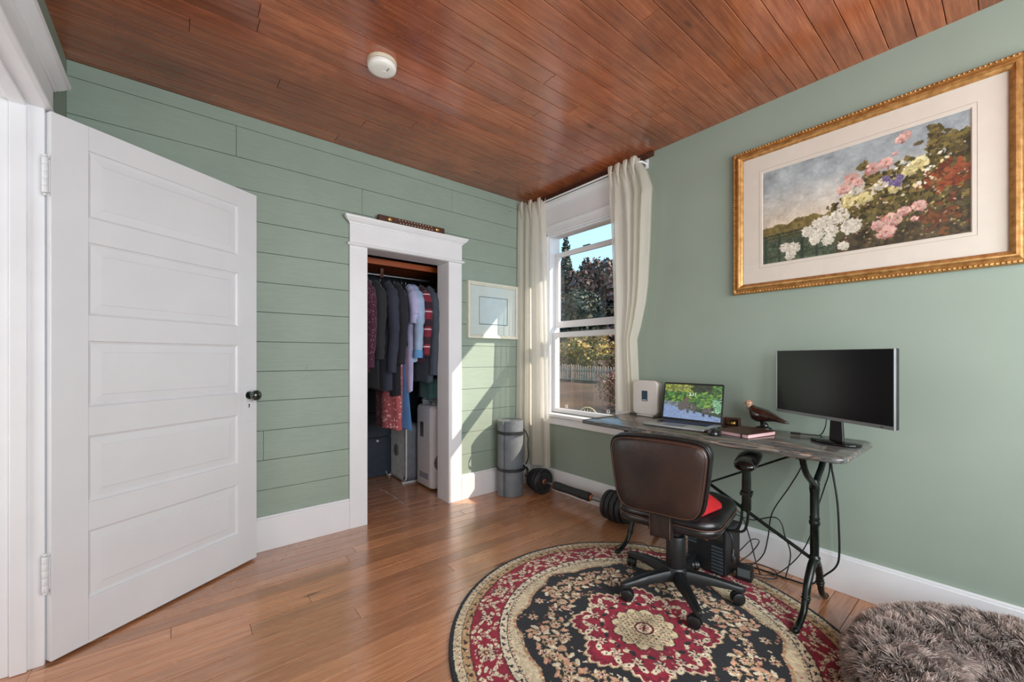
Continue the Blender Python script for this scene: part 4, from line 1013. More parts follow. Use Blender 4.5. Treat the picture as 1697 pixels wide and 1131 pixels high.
# ================================================================== OFFICE CHAIR
CH = thing('office_chair', 'brown and black leather swivel chair with its back to the camera', 'chair', (-.641, -1.761, .012), math.radians(13))
lea = NT('worn_brown_leather'); c = lea.coord(); big = lea.noise(c, 5, 3); r1 = lea.ramp(big, [(.35, lin((26, 20, 20))), (.65, lin((52, 35, 30)))])
B = lea.bsdf(Base_Color=r1.outputs[0], Roughness=.33); lea.set(B, 'Normal', lea.bump(lea.noise(c, 9, 4, .6, .5), .5, .006)); lea = lea.done(B)
leb = plain('black_leather', (26, 24, 26), .28, var=.15, scale=8, bump=.3, bscale=12, dist=.004)
sea = plain('tan_seam', (92, 62, 48), .5)
def back_outline(k=0.0):
    half = [(0, .454), (.09, .453), (.135, .458), (.160, .474), (.178, .512), (.192, .60), (.201, .68), (.203, .722), (.192, .752), (.165, .768), (.10, .775), (0, .777)]
    R_ = [(a, b) for a, b in half]; L_ = [(-a, b) for a, b in half[::-1][1:-1]]
    P = spline([(a, b, 0) for a, b in R_+L_+R_[:1]], 4)[:-1]
    P = [(p.x, p.y) for p in P]; cx, cz = 0, .615
    return [((x-cx)*(1-k/.2)+cx, (z-cz)*(1-k/.16)+cz) for x, z in P]
TB_ = Matrix.Translation((-.245, 0, 0)) @ Matrix.Rotation(math.radians(-2), 4, 'Y')
# slab local z -> -x (towards the camera)
BK = TB_ @ Matrix(((0, 0, -1, 0), (-1, 0, 0, 0), (0, 1, 0, 0), (0, 0, 0, 1)))
bo = back_outline()
bk = obj('backrest', MB().slab(bo, [(.010, -.004), (.002, .002), (0, .010), (.003, .017), (.009, .023), (.020, .028), (.038, .032), (.060, .034), (.10, .035)], BK, sc=.17), lea, CH, smooth=70)
obj('cushion', MB().slab(back_outline(-.008), [(.045, -.072), (.025, -.068), (.008, -.056), (0, -.040), (.002, -.026), (.010, -.018), (.002, -.010), (.006, .004)], BK, sc=.18), leb, bk, smooth=80)
ring = back_outline(.006); sm_ = MB().tube([BK @ Vector((a, b_, .0215)) for a, b_ in ring+ring[:1]], .0016, 6); obj('seam', sm_, sea, bk, smooth=80)
ring = back_outline(-.004); sm_ = MB().tube([BK @ Vector((a, b_, .004)) for a, b_ in ring+ring[:1]], .004, 6); obj('seam', sm_, leb, bk, smooth=80)
# leather covered back bar
jb_ = MB().slab(rrect(-.050, .050, .335, .475, .012, 4), [(.008, -.014), (.001, -.008), (0, .010), (.004, .020), (.012, .024)], Matrix.Translation((-.215, 0, 0)) @ Matrix(((0, 0, -1, 0), (-1, 0, 0, 0), (0, 1, 0, 0), (0, 0, 0, 1))))
bar = obj('back_bar', jb_, lea, CH, smooth=60)
obj('seam', MB().tube([(-.240, s_*.050, z) for s_, z in ((.86, .342), (.86, .468), (-.86, .468), (-.86, .342))], .0018, 6), sea, bar, smooth=80)
# seat
so = []
for (cx, cy, a0, rr) in ((.14, .125, 0, .11), (-.12, .135, 90, .09), (-.12, -.135, 180, .09), (.14, -.125, 270, .11)):
    for i in range(8):
        a = math.radians(a0+90*i/7); so.append((cx+rr*math.cos(a), cy+rr*math.sin(a)))
st = obj('seat', MB().slab(so, [(.040, .355), (.010, .362), (0, .378), (.002, .392), (.008, .398), (.001, .404), (0, .416), (.010, .432), (.030, .442), (.070, .447)]), leb, CH, smooth=70)
obj('seam', MB().tube([(a, b_, .399) for a, b_ in so+so[:1]], .0025, 6), sea, st, smooth=80)
for off in (.0, .018):
    obj('seam', MB().tube(spline([(.235, -.11-off, .405), (.17, -.115-off, .438), (.06, -.120-off, .4465), (-.06, -.125-off, .4465), (-.16, -.13-off, .432), (-.20, -.135-off, .405)], 5), .0016, 5), sea, st, smooth=80)
obj('seat_plate', MB().box(-.13, .13, -.10, .10, .335, .358).box(-.20, .0, -.035, .035, .322, .338), M['black'], CH, bevel=.006)
# arms
for s_ in (-1,):
    a = MB()
    for dy in (-.012, .012):
        a.tube(spline([(.02, s_*.09, .345), (.02, s_*.20+dy*.3, .343), (.02, s_*.262+dy, .350), (.02, s_*.283+dy, .39), (.02, s_*.290+dy, .475)], 5), .0055, 6)
    a.slab(rrect(-.006, .030, -.018, .018, .008, 3), [(.003, .452), (0, .458), (.001, .60), (.004, .650)], Matrix.Translation((0, s_*.295, 0)))
    a.box(-.012, .036, s_*.295-.023, s_*.295+.023, .520, .534)
    am = obj('armrest', a, M['iron'], CH, smooth=50)
    pad = []
    for x, w_, h_, dz in ((-.125, .008, .003, -.012), (-.120, .030, .012, -.010), (-.100, .042, .018, -.004), (-.05, .046, .020, 0), (.03, .046, .020, .004), (.10, .042, .018, .002), (.14, .032, .012, -.004), (.155, .012, .005, -.008)):
        pad.append([(x, s_*.305+w_*math.cos(k*math.pi/8), .680+dz+(h_ if math.sin(k*math.pi/8) > 0 else h_*1.3)*math.sin(k*math.pi/8)) for k in range(16)])
    fixnormals(obj('arm_pad', MB().loft(pad), M['blackgloss'], am, smooth=60))
    fixnormals(obj('pad_rim', MB().tube([(-.114+.004*math.sin(k*math.pi/8), s_*.305+.036*math.cos(k*math.pi/8), .672+.017*math.sin(k*math.pi/8)) for k in range(17)], .0035, 6), M['iron'], am, smooth=60))
# column and base
obj('gas_column', MB().lathe([(.0235, .18), (.0235, .335)], 24).lathe([(.041, .115), (.044, .125), (.044, .262), (.040, .270), (.026, .272)], 28), M['black'], CH, smooth=40)
obj('lever', MB().tube(spline([(.05, -.05, .335), (.06, -.16, .330), (.055, -.215, .322), (.05, -.232, .295), (.047, -.236, .250)], 5), .0045, 6).tube(spline([(.045, -.236, .252), (.030, -.238, .232), (.028, -.239, .210), (.045, -.240, .196), (.062, -.239, .210), (.060, -.238, .232), (.047, -.236, .252)], 4), .0065, 8), M['black'], CH, smooth=70)
hubm = MB().lathe([(.036, .058), (.052, .066), (.056, .085), (.052, .110), (.044, .124)], 28); 
hub = obj('hub', hubm, M['black'], CH, smooth=45)
for k in range(5):
    an = math.radians(-2+72*k); R_ = Matrix.Rotation(an, 4, 'Z')
    lg = MB(); sec = []
    for x, w_, zt_, zb_ in ((.030, .030, .118, .070), (.08, .0265, .115, .066), (.16, .0225, .104, .068), (.24, .0185, .090, .064), (.272, .0165, .084, .060), (.288, .0120, .080, .060), (.292, .006, .076, .062)):
        sec.append([(x, w_, zb_), (x, w_, zb_+(zt_-zb_)*.6), (x, w_*.75, zb_+(zt_-zb_)*.9), (x, w_*.35, zt_), (x, -w_*.35, zt_), (x, -w_*.75, zb_+(zt_-zb_)*.9), (x, -w_, zb_+(zt_-zb_)*.6), (x, -w_, zb_)])
    lg.loft(sec, R_)
    L_ = fixnormals(obj('leg', lg, M['black'], CH, smooth=40))
    sw = Matrix.Rotation(an, 4, 'Z') @ Matrix.Translation((.272, 0, 0)) @ Matrix.Rotation(math.radians((40, 120, -35, 60, 15)[k]), 4, 'Z')
    cs = MB(); cs.lathe([(.005, .045), (.005, .066)], 10, sw)
    for s_ in (-1, 1): cs.lathe([(.004, -.009), (.022, -.009), (.0265, -.006), (.0275, 0), (.0265, .006), (.020, .009), (.004, .0095)], 22, sw @ Matrix.Translation((-.012, s_*.0135, .0275)) @ Matrix.Rotation(math.radians(90), 4, 'X'))
    hd_ = [(-.012+.031*math.cos(a), .0275+.031*math.sin(a)) for a in [math.radians(q) for q in range(-10, 191, 20)]]+[(-.012+.024*math.cos(a), .0275+.024*math.sin(a)) for a in [math.radians(q) for q in range(190, -11, -20)]]
    cs.prism(hd_, -.0045, .0045, 'Y', sw)
    fixnormals(obj('caster', cs, M['black'], L_, smooth=40))
# red cushion on the seat
rc = thing('cushion', 'bright red cushion wedged on the office chair seat', 'cushion', (-.641, -1.761, .012), math.radians(13))
ro = [(.10, -.10), (-.04, -.225), (-.165, -.13), (-.165, .12), (.02, .15)]
rcm = MB(); 
rr_ = []
for ins, z in ((.030, .4475), (.004, .4495), (0, .4560), (.020, .475), (.055, .500), (.085, .520)): rr_.append((ins, z))
rcm.slab([(x, y) for x, y in [(.11, -.08), (.10, .12), (-.17, .13), (-.185, -.16), (-.03, -.205), (.02, -.195)][::1]], rr_)
fixnormals(obj('cover', rcm, plain('red_cloth', (176, 20, 26), .75, var=.08, scale=30, bump=.3), rc, smooth=60))

# ================================================================== YOGA MAT
ym = thing('rolled_exercise_mat', 'rolled grey ribbed exercise mat standing upright in the corner', 'mat', (-.345, -.142, 0))
my = NT('grey_ribbed_foam'); c = my.coord((1, 1, 1)); w = my.n('TexWave', wave_type='BANDS', bands_direction='Z', Scale=34.0); my.t.links.new(c, w.inputs['Vector'])
rr = my.ramp(my.noise(c, 12, 2), [(.3, lin((104, 112, 118))), (.7, lin((120, 128, 134)))]); B = my.bsdf(Base_Color=rr.outputs[0], Roughness=.5); my.set(B, 'Normal', my.bump(w.outputs[1], .5, .003)); my = my.done(B)
rl = MB(); turns = 5.2; n = 220; sp1 = []
for i in range(n+1):
    t_ = i/n; a = turns*2*math.pi*t_+2.2; r_ = .022+.0165*turns*t_; sp1.append((r_*math.cos(a), r_*math.sin(a)))
vs = []; 
for (x, y) in sp1:
    q = math.hypot(x, y); ux, uy = x/q, y/q; ti, to = q-.0055, q+.0055
    vs.append([(ux*ti, uy*ti, .002), (ux*to, uy*to, .002), (ux*to, uy*to, .612), (ux*ti, uy*ti, .612)])
rl.loft(vs)
fixnormals(obj('roll', rl, my, ym, smooth=40))
for zz in (.205, .505):
    sb = MB(); ro_ = .1155; sb.loft([[(ro_*math.cos(a)*1.0, ro_*math.sin(a), zz), ((ro_+.0022)*math.cos(a), (ro_+.0022)*math.sin(a), zz), ((ro_+.0022)*math.cos(a), (ro_+.0022)*math.sin(a), zz+.024), (ro_*math.cos(a), ro_*math.sin(a), zz+.024)] for a in [k*2*math.pi/48 for k in range(49)]])
    fixnormals(obj('strap', sb, M['rubber'], ym, smooth=40))
cl = MB(); cl.tube(spline([(.106, -.062, .52), (.128, -.070, .46), (.118, -.080, .40), (.128, -.075, .30), (.112, -.060, .235)], 5), .0055, 6); cl.tube(spline([(.09, -.085, .225), (.112, -.085, .20), (.108, -.088, .165), (.124, -.066, .185), (.112, -.06, .215)], 5), .008, 6)
obj('carry_strap', cl, M['rubber'], ym, smooth=70)

# ================================================================== BARBELL
bb = thing('barbell', 'black plate barbell with foam grip lying along the baseboard', 'barbell', (-.145, -.65, 0))
AX = Matrix.Translation((0, 0, .105)) @ Matrix.Rotation(math.radians(90), 4, 'X')     # local z -> -y
def disc(y, r, t):
    return MB().lathe([(.016, -t/2), (r*.72, -t/2), (r*.78, -t*.32), (r-.010, -t/2), (r-.002, -t*.34), (r, 0), (r-.002, t*.34), (r-.010, t/2), (r*.78, t*.32), (r*.72, t/2), (.016, t/2)], 44, Matrix.Translation((0, y, 0)) @ AX)
for y, r, t in ((.435, .085, .030), (.403, .094, .030), (.369, .102, .032), (.333, .104, .034)): obj('plate', disc(y, r, t), M['rubber'], bb, smooth=40)
for y, r, t in ((-.345, .100, .034), (-.385, .104, .036), (-.425, .104, .036), (-.465, .098, .034), (-.50, .088, .030)): obj('plate', disc(y, r, t), M['rubber'], bb, smooth=40)
obj('bar', MB().lathe([(.0125, -.545), (.0125, .50)], 18, Matrix.Translation((0, 0, 0)) @ AX), M['steel'], bb, smooth=50)
gp_ = MB().lathe([(.024, -.200), (.031, -.195), (.033, -.180), (.031, -.170), (.033, -.150), (.030, -.06), (.030, .02), (.033, .10), (.031, .128), (.033, .134), (.033, .160), (.028, .168)], 28, Matrix.Translation((0, 0, 0)) @ AX)
obj('grip', gp_, plain('grip_foam', (40, 44, 46), .7, bump=.4, bscale=120), bb, smooth=50)
for y in (.2085, .172, -.180, .315): obj('collar', MB().lathe([(.018, -.007), (.021, -.004), (.021, .004), (.018, .007)], 22, Matrix.Translation((0, y, 0)) @ AX), M['copper'], bb, smooth=40)

# ================================================================== DOG BED
db = thing('pet_bed', 'fluffy taupe round pet bed against the baseboard', 'pet bed', (-.575, -2.865, .013))
core = plain('bed_core', (84, 72, 66), .95)
def bedh(rho):       # height profile, rho distance from centre
    if rho < .20: return .075+.01*(rho/.2)**2
    q = (rho-.315)/.135
    return max(0.0, .085+.105*math.sqrt(max(0, 1-q*q))) if abs(q) < 1 else .02
prof = [(.001, .072), (.10, .076), (.18, .082)]+[(.315-.135*math.cos(math.radians(a)), .085+.105*math.sin(math.radians(a))) for a in range(10, 171, 16)]+[(.452, .085), (.44, .03), (.40, .002), (.001, .0015)]
obj('cushion', MB().lathe(prof, 60, cap=False), core, db, smooth=80)
rs = np.random.RandomState(12); N = 95000
u = rs.rand(N); th = rs.rand(N)*2*np.pi
# sample along the profile arc
pp = np.array([(a, b) for a, b in prof[:-2]]); seg = np.hypot(*(pp[1:]-pp[:-1]).T); wgt = seg*(pp[1:, 0]+pp[:-1, 0]); cum = np.cumsum(wgt)/wgt.sum()
si = np.searchsorted(cum, u); si = np.clip(si, 0, len(seg)-1); f = rs.rand(N)
rho = pp[si, 0]*(1-f)+pp[si+1, 0]*f; hz = pp[si, 1]*(1-f)+pp[si+1, 1]*f
dr = (pp[si+1]-pp[si])/seg[si][:, None]; nr_, nz_ = -dr[:, 1], dr[:, 0]      # outward normal in (rho,z)
nr_ = np.where(True, nr_, nr_)
P0 = np.stack([rho*np.cos(th), rho*np.sin(th), hz], -1)
Nn = np.stack([nr_*np.cos(th), nr_*np.sin(th), nz_], -1)
flow = np.stack([-np.sin(th+.6*np.sin(3*th)), np.cos(th), 0*th-.25], -1)
# clumps share a lean
gx = np.floor(P0*36).astype(int); hsh = (gx[:, 0]*73856093 ^ gx[:, 1]*19349663 ^ gx[:, 2]*83492791) % 9973
tab = rs.randn(9973, 3); cl_ = tab[hsh]*.42
D = Nn*.75+flow*.35+cl_*.55+rs.randn(N, 3)*.14; D /= np.linalg.norm(D, axis=1)[:, None]
Lg = (.032+.014*rs.rand(N))[:, None]
side = np.cross(D, rs.randn(N, 3)); side /= np.linalg.norm(side, axis=1)[:, None]
wd = (.0008+.0006*rs.rand(N))[:, None]
dn = np.array([0, 0, -1.0])
P1 = P0+D*Lg*.5; P2 = P1+(D*.75+dn*.30+cl_*.25)*Lg*.5
P2[:, 2] = np.maximum(P2[:, 2], .004); P1[:, 2] = np.maximum(P1[:, 2], .004)
tipx = .575-.024; P2[:, 0] = np.minimum(P2[:, 0], tipx)
co = np.stack([P0-side*wd, P0+side*wd, P1+side*wd*.9, P1-side*wd*.9, P2+side*wd*.25, P2-side*wd*.25], 1).reshape(-1, 3)
b0 = np.arange(N)*6; q = np.stack([np.stack([b0, b0+1, b0+2, b0+3], -1), np.stack([b0+3, b0+2, b0+4, b0+5], -1)], 1).reshape(-1, 4)
me = fast_mesh('fur', co, q)
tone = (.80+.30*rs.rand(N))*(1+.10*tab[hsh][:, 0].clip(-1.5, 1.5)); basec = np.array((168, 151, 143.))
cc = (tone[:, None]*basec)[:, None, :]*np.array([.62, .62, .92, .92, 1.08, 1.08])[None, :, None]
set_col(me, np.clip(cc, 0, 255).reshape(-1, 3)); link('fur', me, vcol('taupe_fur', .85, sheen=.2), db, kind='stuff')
# ================================================================== CLOSET
sh = thing('closet_shelf', 'orange stained wooden shelf above the closet rod', 'shelf', (-1.05, .48, 0))
obj('board', MB().box(-.695, .695, -.17, .30, 1.868, 1.890), M['orangewood'], sh, bevel=.002)
obj('front_edge', MB().box(-.695, .695, -.185, -.17, 1.845, 1.890), M['orangewood'], sh, bevel=.002)
cr2 = thing('closet_rod', 'steel clothes rod under the closet shelf', 'rod', (-1.05, .42, 1.79))
obj('rod', MB().tube([(-.695, 0, 0), (.695, 0, 0)], .014, 14), M['steel'], cr2, smooth=60)
obj('bracket', MB().box(-.19, -.165, -.02, .03, -.02, .052).tube([(-.178, .0, -.02), (-.178, -.022, -.006), (-.178, -.018, .02)], .006, 6), M['darkwood'], cr2, bevel=.002)

def cloth_mat(name, col, var=.15, kind=None, col2=None, rough=.85, sc=1.0):
    t = NT(name); c = t.coord(); base_ = t.ramp(t.noise(c, 10, 3), [(.3, tuple(x*(1-var) for x in lin(col))), (.7, tuple(min(1, x*(1+var)) for x in lin(col)))]).outputs[0]
    if kind == 'plaid':
        def band(axis, s1, w, off):
            sp = t.n('SeparateXYZ'); t.t.links.new(c, sp.inputs[0]); m = t.n('Math', operation='MULTIPLY', i0=sp.outputs[axis], i1=s1); a = t.n('Math', operation='ADD', i0=m.outputs[0], i1=off)
            f = t.n('Math', operation='FRACT', i0=a.outputs[0]); l = t.n('Math', operation='LESS_THAN', i0=f.outputs[0], i1=w); return l.outputs[0]
        base_ = t.mix(band('Z', 7.2, .42, .1), base_, lin((46, 18, 34))); base_ = t.mix(band('Y', 13, .40, .3), base_, lin((54, 20, 36)))
        base_ = t.mix(band('Z', 7.2, .07, .28), base_, lin((206, 180, 190))); base_ = t.mix(band('Y', 13, .09, .1), base_, lin((186, 130, 140)))
    if kind in ('dots', 'floral'):
        vo = t.n('TexVoronoi', Scale=70*sc if kind == 'dots' else 42*sc); t.t.links.new(c, vo.inputs['Vector'])
        k = t.ramp(vo.outputs['Distance'], [(.22 if kind == 'dots' else .33, 1.0), (.28 if kind == 'dots' else .42, 0.0)])
        if kind == 'floral':
            n2 = t.ramp(t.noise(c, 30, 2), [(.46, 0.0), (.54, 1.0)]); mm = t.n('Math', operation='MULTIPLY', i0=k.outputs[0], i1=n2.outputs[0]); fac = mm.outputs[0]
        else: fac = k.outputs[0]
        base_ = t.mix(fac, base_, lin(col2))
    if kind == 'stripe':
        w = t.n('TexWave', wave_type='BANDS', bands_direction='Y', Scale=26.0); t.t.links.new(c, w.inputs['Vector']); k = t.ramp(w.outputs[1], [(.45, 0.0), (.55, 1.0)]); base_ = t.mix(k.outputs[0], base_, lin(col2))
    B = t.bsdf(Base_Color=base_, Roughness=rough); B.inputs['Sheen Weight'].default_value = .1
    t.set(B, 'Normal', t.bump(t.noise(t.coord((8, 8, 1.5)), 4, 3), .5, .01)); return t.done(B)
GR = 'clothes hanging in the closet'
HG = 'hangers on the closet rod'
def garment(name, label, cat, x, zhem, mat, hw=.205, yc=.42, zs=1.705, sleeve=None, flare_=0.0, th=.030, seed=0, hanger=None, hlabel=None, collar=None, cuff=None, tilt=0):
    r = random.Random(seed); root = thing(name, label, cat, (x, yc, 0), math.radians(tilt), group=GR); ph = r.uniform(0, 6)
    rings = []; n = 36; nz_ = 26
    for j in range(nz_+1):
        t_ = j/nz_; z = zs + .018 - (zs+.018-zhem)*(t_**1.15)
        drop = zs+.018-z
        w = min(hw, .040 + (hw-.040)*min(1, (drop/.095))**.85) if drop < .095 else hw - .012*math.sin(min(1, drop/.3)*math.pi)
        w += flare_*max(0, (drop-.35))
        d = th*(.55+.45*min(1, drop/.12)) + .014*min(1, drop/.5)
        ring = []
        for k in range(n):
            a = 2*math.pi*k/n; fold = 1+.22*min(1, drop/.4)*math.sin(5*a+ph+1.2*drop)*abs(math.sin(a))
            ring.append((d*math.sin(a)*fold+.006*math.sin(3*a+drop*5+ph), w*math.cos(a)*(1+.02*math.sin(9*a)), z+(.008*math.sin(4*a+ph) if j == nz_ else 0)))
        rings.append(ring)
    bd2 = fixnormals(obj('body', MB().loft(rings), mat, root, smooth=80))
    if sleeve:
        for s_ in (-1, 1):
            L = zs-sleeve if s_ < 0 else (zs-sleeve)*.98
            p = [(0, s_*(hw-.06), zs-.022), (0, s_*(hw-.012), zs-.055), (.004, s_*(hw+.028), zs-.13), (.006, s_*(hw+.040), zs-.24), (.004+.01*math.sin(ph), s_*(hw+.036), zs-L*.6), (.002, s_*(hw+.030), zs-L*.85), (0, s_*(hw+.026), zs-L)]
            q = spline(p, 5); m_ = len(q); sm = MB(); vs = []
            for i, c_ in enumerate(q):
                f_ = i/(m_-1); rr_ = (.040, .054, .050, .044, .040)[min(4, int(f_*4.99))]*(1+.05*math.sin(i*1.7+ph)); tn = (Vector(q[min(i+1, m_-1)])-Vector(q[max(i-1, 0)])).normalized(); u_ = Vector((1, 0, 0)); v_ = tn.cross(u_).normalized()
                vs.append([tuple(Vector(c_)+u_*rr_*.80*math.cos(a)+v_*rr_*math.sin(a)) for a in [k*math.pi/9 for k in range(18)]])
            so_ = fixnormals(obj('sleeve', sm.loft(vs), mat, root, smooth=80))
            if cuff is not None:
                e = Vector(q[-1]); obj('cuff', MB().lathe([(.042, -.012), (.044, 0), (.042, .05)], 20, Matrix.Translation(e) @ Matrix.Diagonal((.85, 1.05, 1, 1))), cuff, so_, smooth=50)
    if collar is not None:
        obj('collar', MB().tube([(0, -.075, zs+.004), (.012, -.04, zs+.034), (.014, 0, zs+.042), (.012, .04, zs+.034), (0, .075, zs+.004)], [.012, .018, .020, .018, .012], 8), collar, root, smooth=70)
    hmat = hanger or M['black']
    hr = thing('clothes_hanger', hlabel or ('hanger holding the '+label.split(' in the closet')[0]), 'hanger', (x, yc, 1.79), 0, group=HG)
    hk = MB(); hk.tube(spline([(0, 0, -.060), (0, 0, -.030), (0, .014, -.016), (0, .0175, .002), (0, .010, .016), (0, 0, .0185), (0, -.012, .014), (0, -.0175, .004)], 5), .0022, 6)
    obj('hook', hk, M['steel'], hr, smooth=70)
    obj('shoulder_bar', MB().tube(spline([(0, -hw+.01, -.135+1.705-zs), (0, -.10, -.090), (0, 0, -.058), (0, .10, -.090), (0, hw-.01, -.135)], 5), .0065, 8), hmat, hr, smooth=70)
    return root
tan_h = plain('tan_wood_hanger', (176, 128, 74), .45, var=.1); wire = M['steel']; whh = M['white']
slate = cloth_mat('slate_wool', (46, 50, 66)); ink = cloth_mat('ink_cloth', (24, 26, 36)); char = cloth_mat('charcoal_cloth', (34, 36, 40))
garment('shirt', 'maroon shirt with pale dots at the left end of the closet rod', 'shirt', -1.405, 1.02, cloth_mat('maroon_dots', (66, 26, 46), kind='dots', col2=(150, 110, 130)), sleeve=1.06, seed=1, hanger=tan_h)
garment('jacket', 'charcoal leather jacket beside the maroon dotted shirt', 'jacket', -1.330, .90, char, sleeve=1.12, seed=2, hanger=whh)
garment('blazer', 'slate grey blazer with long sleeve in the closet', 'blazer', -1.235, .875, slate, sleeve=1.02, th=.034, seed=3)
garment('sweater', 'ink blue hanging sweater just behind the slate blazer', 'sweater', -1.165, .835, ink, sleeve=1.08, th=.030, seed=4)
garment('dress', 'salmon pink floral dress hanging below the dark jackets', 'dress', -1.150, .570, cloth_mat('salmon_floral', (172, 84, 88), kind='floral', col2=(226, 186, 190)), hw=.19, flare_=.03, th=.055, yc=.44, seed=5)
garment('skirt', 'mid blue flared dress showing behind the salmon floral one', 'dress', -1.065, .560, cloth_mat('mid_blue', (74, 118, 168)), hw=.15, flare_=.15, th=.040, yc=.50, seed=6)
garment('tank_top', 'off white striped top with narrow shoulders', 'top', -1.118, 1.50, cloth_mat('cream_stripe', (206, 200, 190), kind='stripe', col2=(120, 112, 108)), hw=.155, seed=7, th=.02)
garment('blouse', 'black blouse with tiny white flowers', 'blouse', -1.088, 1.22, cloth_mat('black_floral', (24, 24, 30), kind='floral', col2=(196, 196, 204), sc=1.4), hw=.18, seed=8, th=.022)
garment('shirt', 'lavender short sleeved shirt over a pale blue one', 'shirt', -1.052, .86, cloth_mat('lavender_cloth', (170, 170, 208)), hw=.195, sleeve=1.40, seed=9, th=.016)
garment('shirt', 'pale blue long shirt with bright blue hem beside the plaid', 'shirt', -1.018, 1.10, cloth_mat('pale_blue_cloth', (150, 174, 204)), hw=.20, sleeve=1.14, cuff=cloth_mat('bright_blue', (92, 146, 200)), seed=10, th=.018)
garment('shirt', 'dark red plaid flannel shirt on a wooden hanger', 'shirt', -.955, 1.10, cloth_mat('red_plaid', (120, 30, 52), kind='plaid'), sleeve=1.14, seed=11, hanger=tan_h, th=.026)
garment('coat', 'dark grey coat with white shoulder stripe right of the plaid shirt', 'coat', -.885, .93, cloth_mat('dark_grey_cloth', (58, 66, 78)), sleeve=.99, seed=12, th=.034, hanger=whh)
garment('jacket', 'near black jacket towards the right end of the rod', 'jacket', -.800, .96, ink, sleeve=1.02, seed=13, th=.032, hanger=whh)
garment('jacket', 'faded navy denim jacket, last at the right of the rod', 'jacket', -.715, .95, cloth_mat('navy_denim', (44, 62, 86)), sleeve=1.05, seed=14, th=.034)
garment('dress', 'mint green garment hanging low over the white air conditioner', 'dress', -.765, .775, cloth_mat('mint_cloth', (92, 134, 134)), hw=.16, yc=.50, flare_=.03, seed=15, th=.03)
# dark dresser
dr_ = thing('dresser', 'dark navy chest of drawers against the closet back wall', 'dresser', (-1.15, 1.075, 0))
nv_ = plain('dark_navy_paint', (34, 42, 56), .5, var=.1, bump=.1)
obj('carcass', MB().box(-.56, .56, -.050, .070, 0, .83), nv_, dr_, bevel=.003)
for za, zb in ((.01, .372), (.380, .610), (.618, .815)):
    d_ = obj('drawer', MB().box(-.55, .55, -.068, -.050, za, zb), nv_, dr_, bevel=.004)
    if za < .1: obj('knob', MB().sphere((.115, -.078, .345), .012, 14, 8), M['white'], d_, smooth=80)
# box fan
fn = thing('box_fan', 'grey box fan with white grille standing on the closet floor', 'fan', (-.845, .850, 0), math.radians(-92))
gb_ = plain('grey_fan_body', (104, 108, 116), .5)
wf = plain('white_fan_grille', (206, 206, 208), .4)
# local: x across, y depth (towards +y = away from the grille side), z up
def shell(w, h, r, y0, y1, t_, z0=.012):
    a = rrect(-w/2, w/2, z0, z0+h, r, 5); b_ = rrect(-w/2+t_, w/2-t_, z0+t_, z0+h-t_, max(.005, r-t_), 5); n = len(a)
    m = MB(); vs = [(x, y0, z) for x, z in a]+[(x, y1, z) for x, z in a]+[(x, y1, z) for x, z in b_]+[(x, y0, z) for x, z in b_]
    m.add(vs, [(i+k*n, (i+1) % n+k*n, (i+1) % n+((k+1) % 4)*n, i+((k+1) % 4)*n) for k in range(4) for i in range(n)]); return m
fw_, fh_ = .42, .52
fixnormals(obj('body', shell(fw_, fh_, .06, -.055, .065, .012), gb_, fn, smooth=40))
fixnormals(obj('grille_frame', shell(fw_+.004, fh_+.004, .062, -.064, -.052, .016, .010), wf, fn, smooth=40))
g = MB()
for k in range(1, 24):
    x = -fw_/2+fw_*k/24; e_ = .0 if abs(x) < fw_/2-.06 else .03; g.box(x-.0022, x+.0022, -.062, -.056, .012+.012+e_, .012+fh_-.012-e_)
for k in range(1, 9):
    z = .012+fh_*k/9; g.box(-fw_/2+.012, fw_/2-.012, -.058, -.055, z-.0014, z+.0014)
obj('grille', g, wf, fn)
obj('hub_cap', MB().lathe([(.055, 0), (.055, .004), (.045, .008), (.001, .010)], 28, Matrix.Translation((0, -.060, .272)) @ Matrix.Rotation(math.radians(90), 4, 'X')), plain('grey_cap', (150, 150, 152), .4), fn, smooth=40)
bl = MB()
for k in range(5):
    a = 2*math.pi*k/5; R_ = Matrix.Translation((0, 0, .272)) @ Matrix.Rotation(a, 4, 'Y')
    bl.add([(-.03, -.01, .04), (.03, .02, .04), (.08, .02, .195), (-.07, -.02, .20), (-.03, -.013, .04), (.03, .017, .04), (.08, .017, .195), (-.07, -.023, .20)], [(0, 1, 2, 3), (7, 6, 5, 4), (0, 4, 5, 1), (1, 5, 6, 2), (2, 6, 7, 3), (3, 7, 4, 0)], R_)
obj('blades', bl, plain('dark_blades', (60, 62, 66), .4), fn)
for s_ in (-1, 1): obj('foot', MB().box(s_*.17-.02, s_*.17+.02, -.085, .085, 0, .013), wf, fn, bevel=.003)
obj('cord', MB().tube(spline([(-.10, -.058, .50), (-.17, -.085, .44), (-.215, -.095, .28), (-.20, -.10, .10), (-.12, -.11, .02), (-.05, -.115, .008)], 6), .004, 6), wf, fn, smooth=70)
# portable air conditioner
ac = thing('portable_air_conditioner', 'tall white portable air conditioner at the right of the closet', 'air conditioner', (-.62, .455, 0))
wa = plain('white_appliance', (236, 236, 242), .3, var=.01)
obj('body', MB().slab(rrect(-.215, .205, -.150, .165, .055, 7), [(.020, .012), (.004, .020), (0, .040), (0, .670), (.004, .695), (.016, .712), (.035, .720)]), wa, ac, smooth=50)
obj('side_window', MB().slab(rrect(-.03, .03, .44, .57, .006, 3), [(0, .2153), (0, .2165)], Matrix.Translation((0, .035, 0)) @ Matrix(((0, 0, -1, 0), (1, 0, 0, 0), (0, 1, 0, 0), (0, 0, 0, 1)))), plain('smoky_window', (70, 76, 84), .2), ac)
obj('sticker', MB().box(-.2162, -.2150, -.085, .075, .085, .135), plain('sticker_grey', (160, 166, 184), .5, var=.15, scale=60, stretch=(1, 1, 6)), ac)
vm = MB()
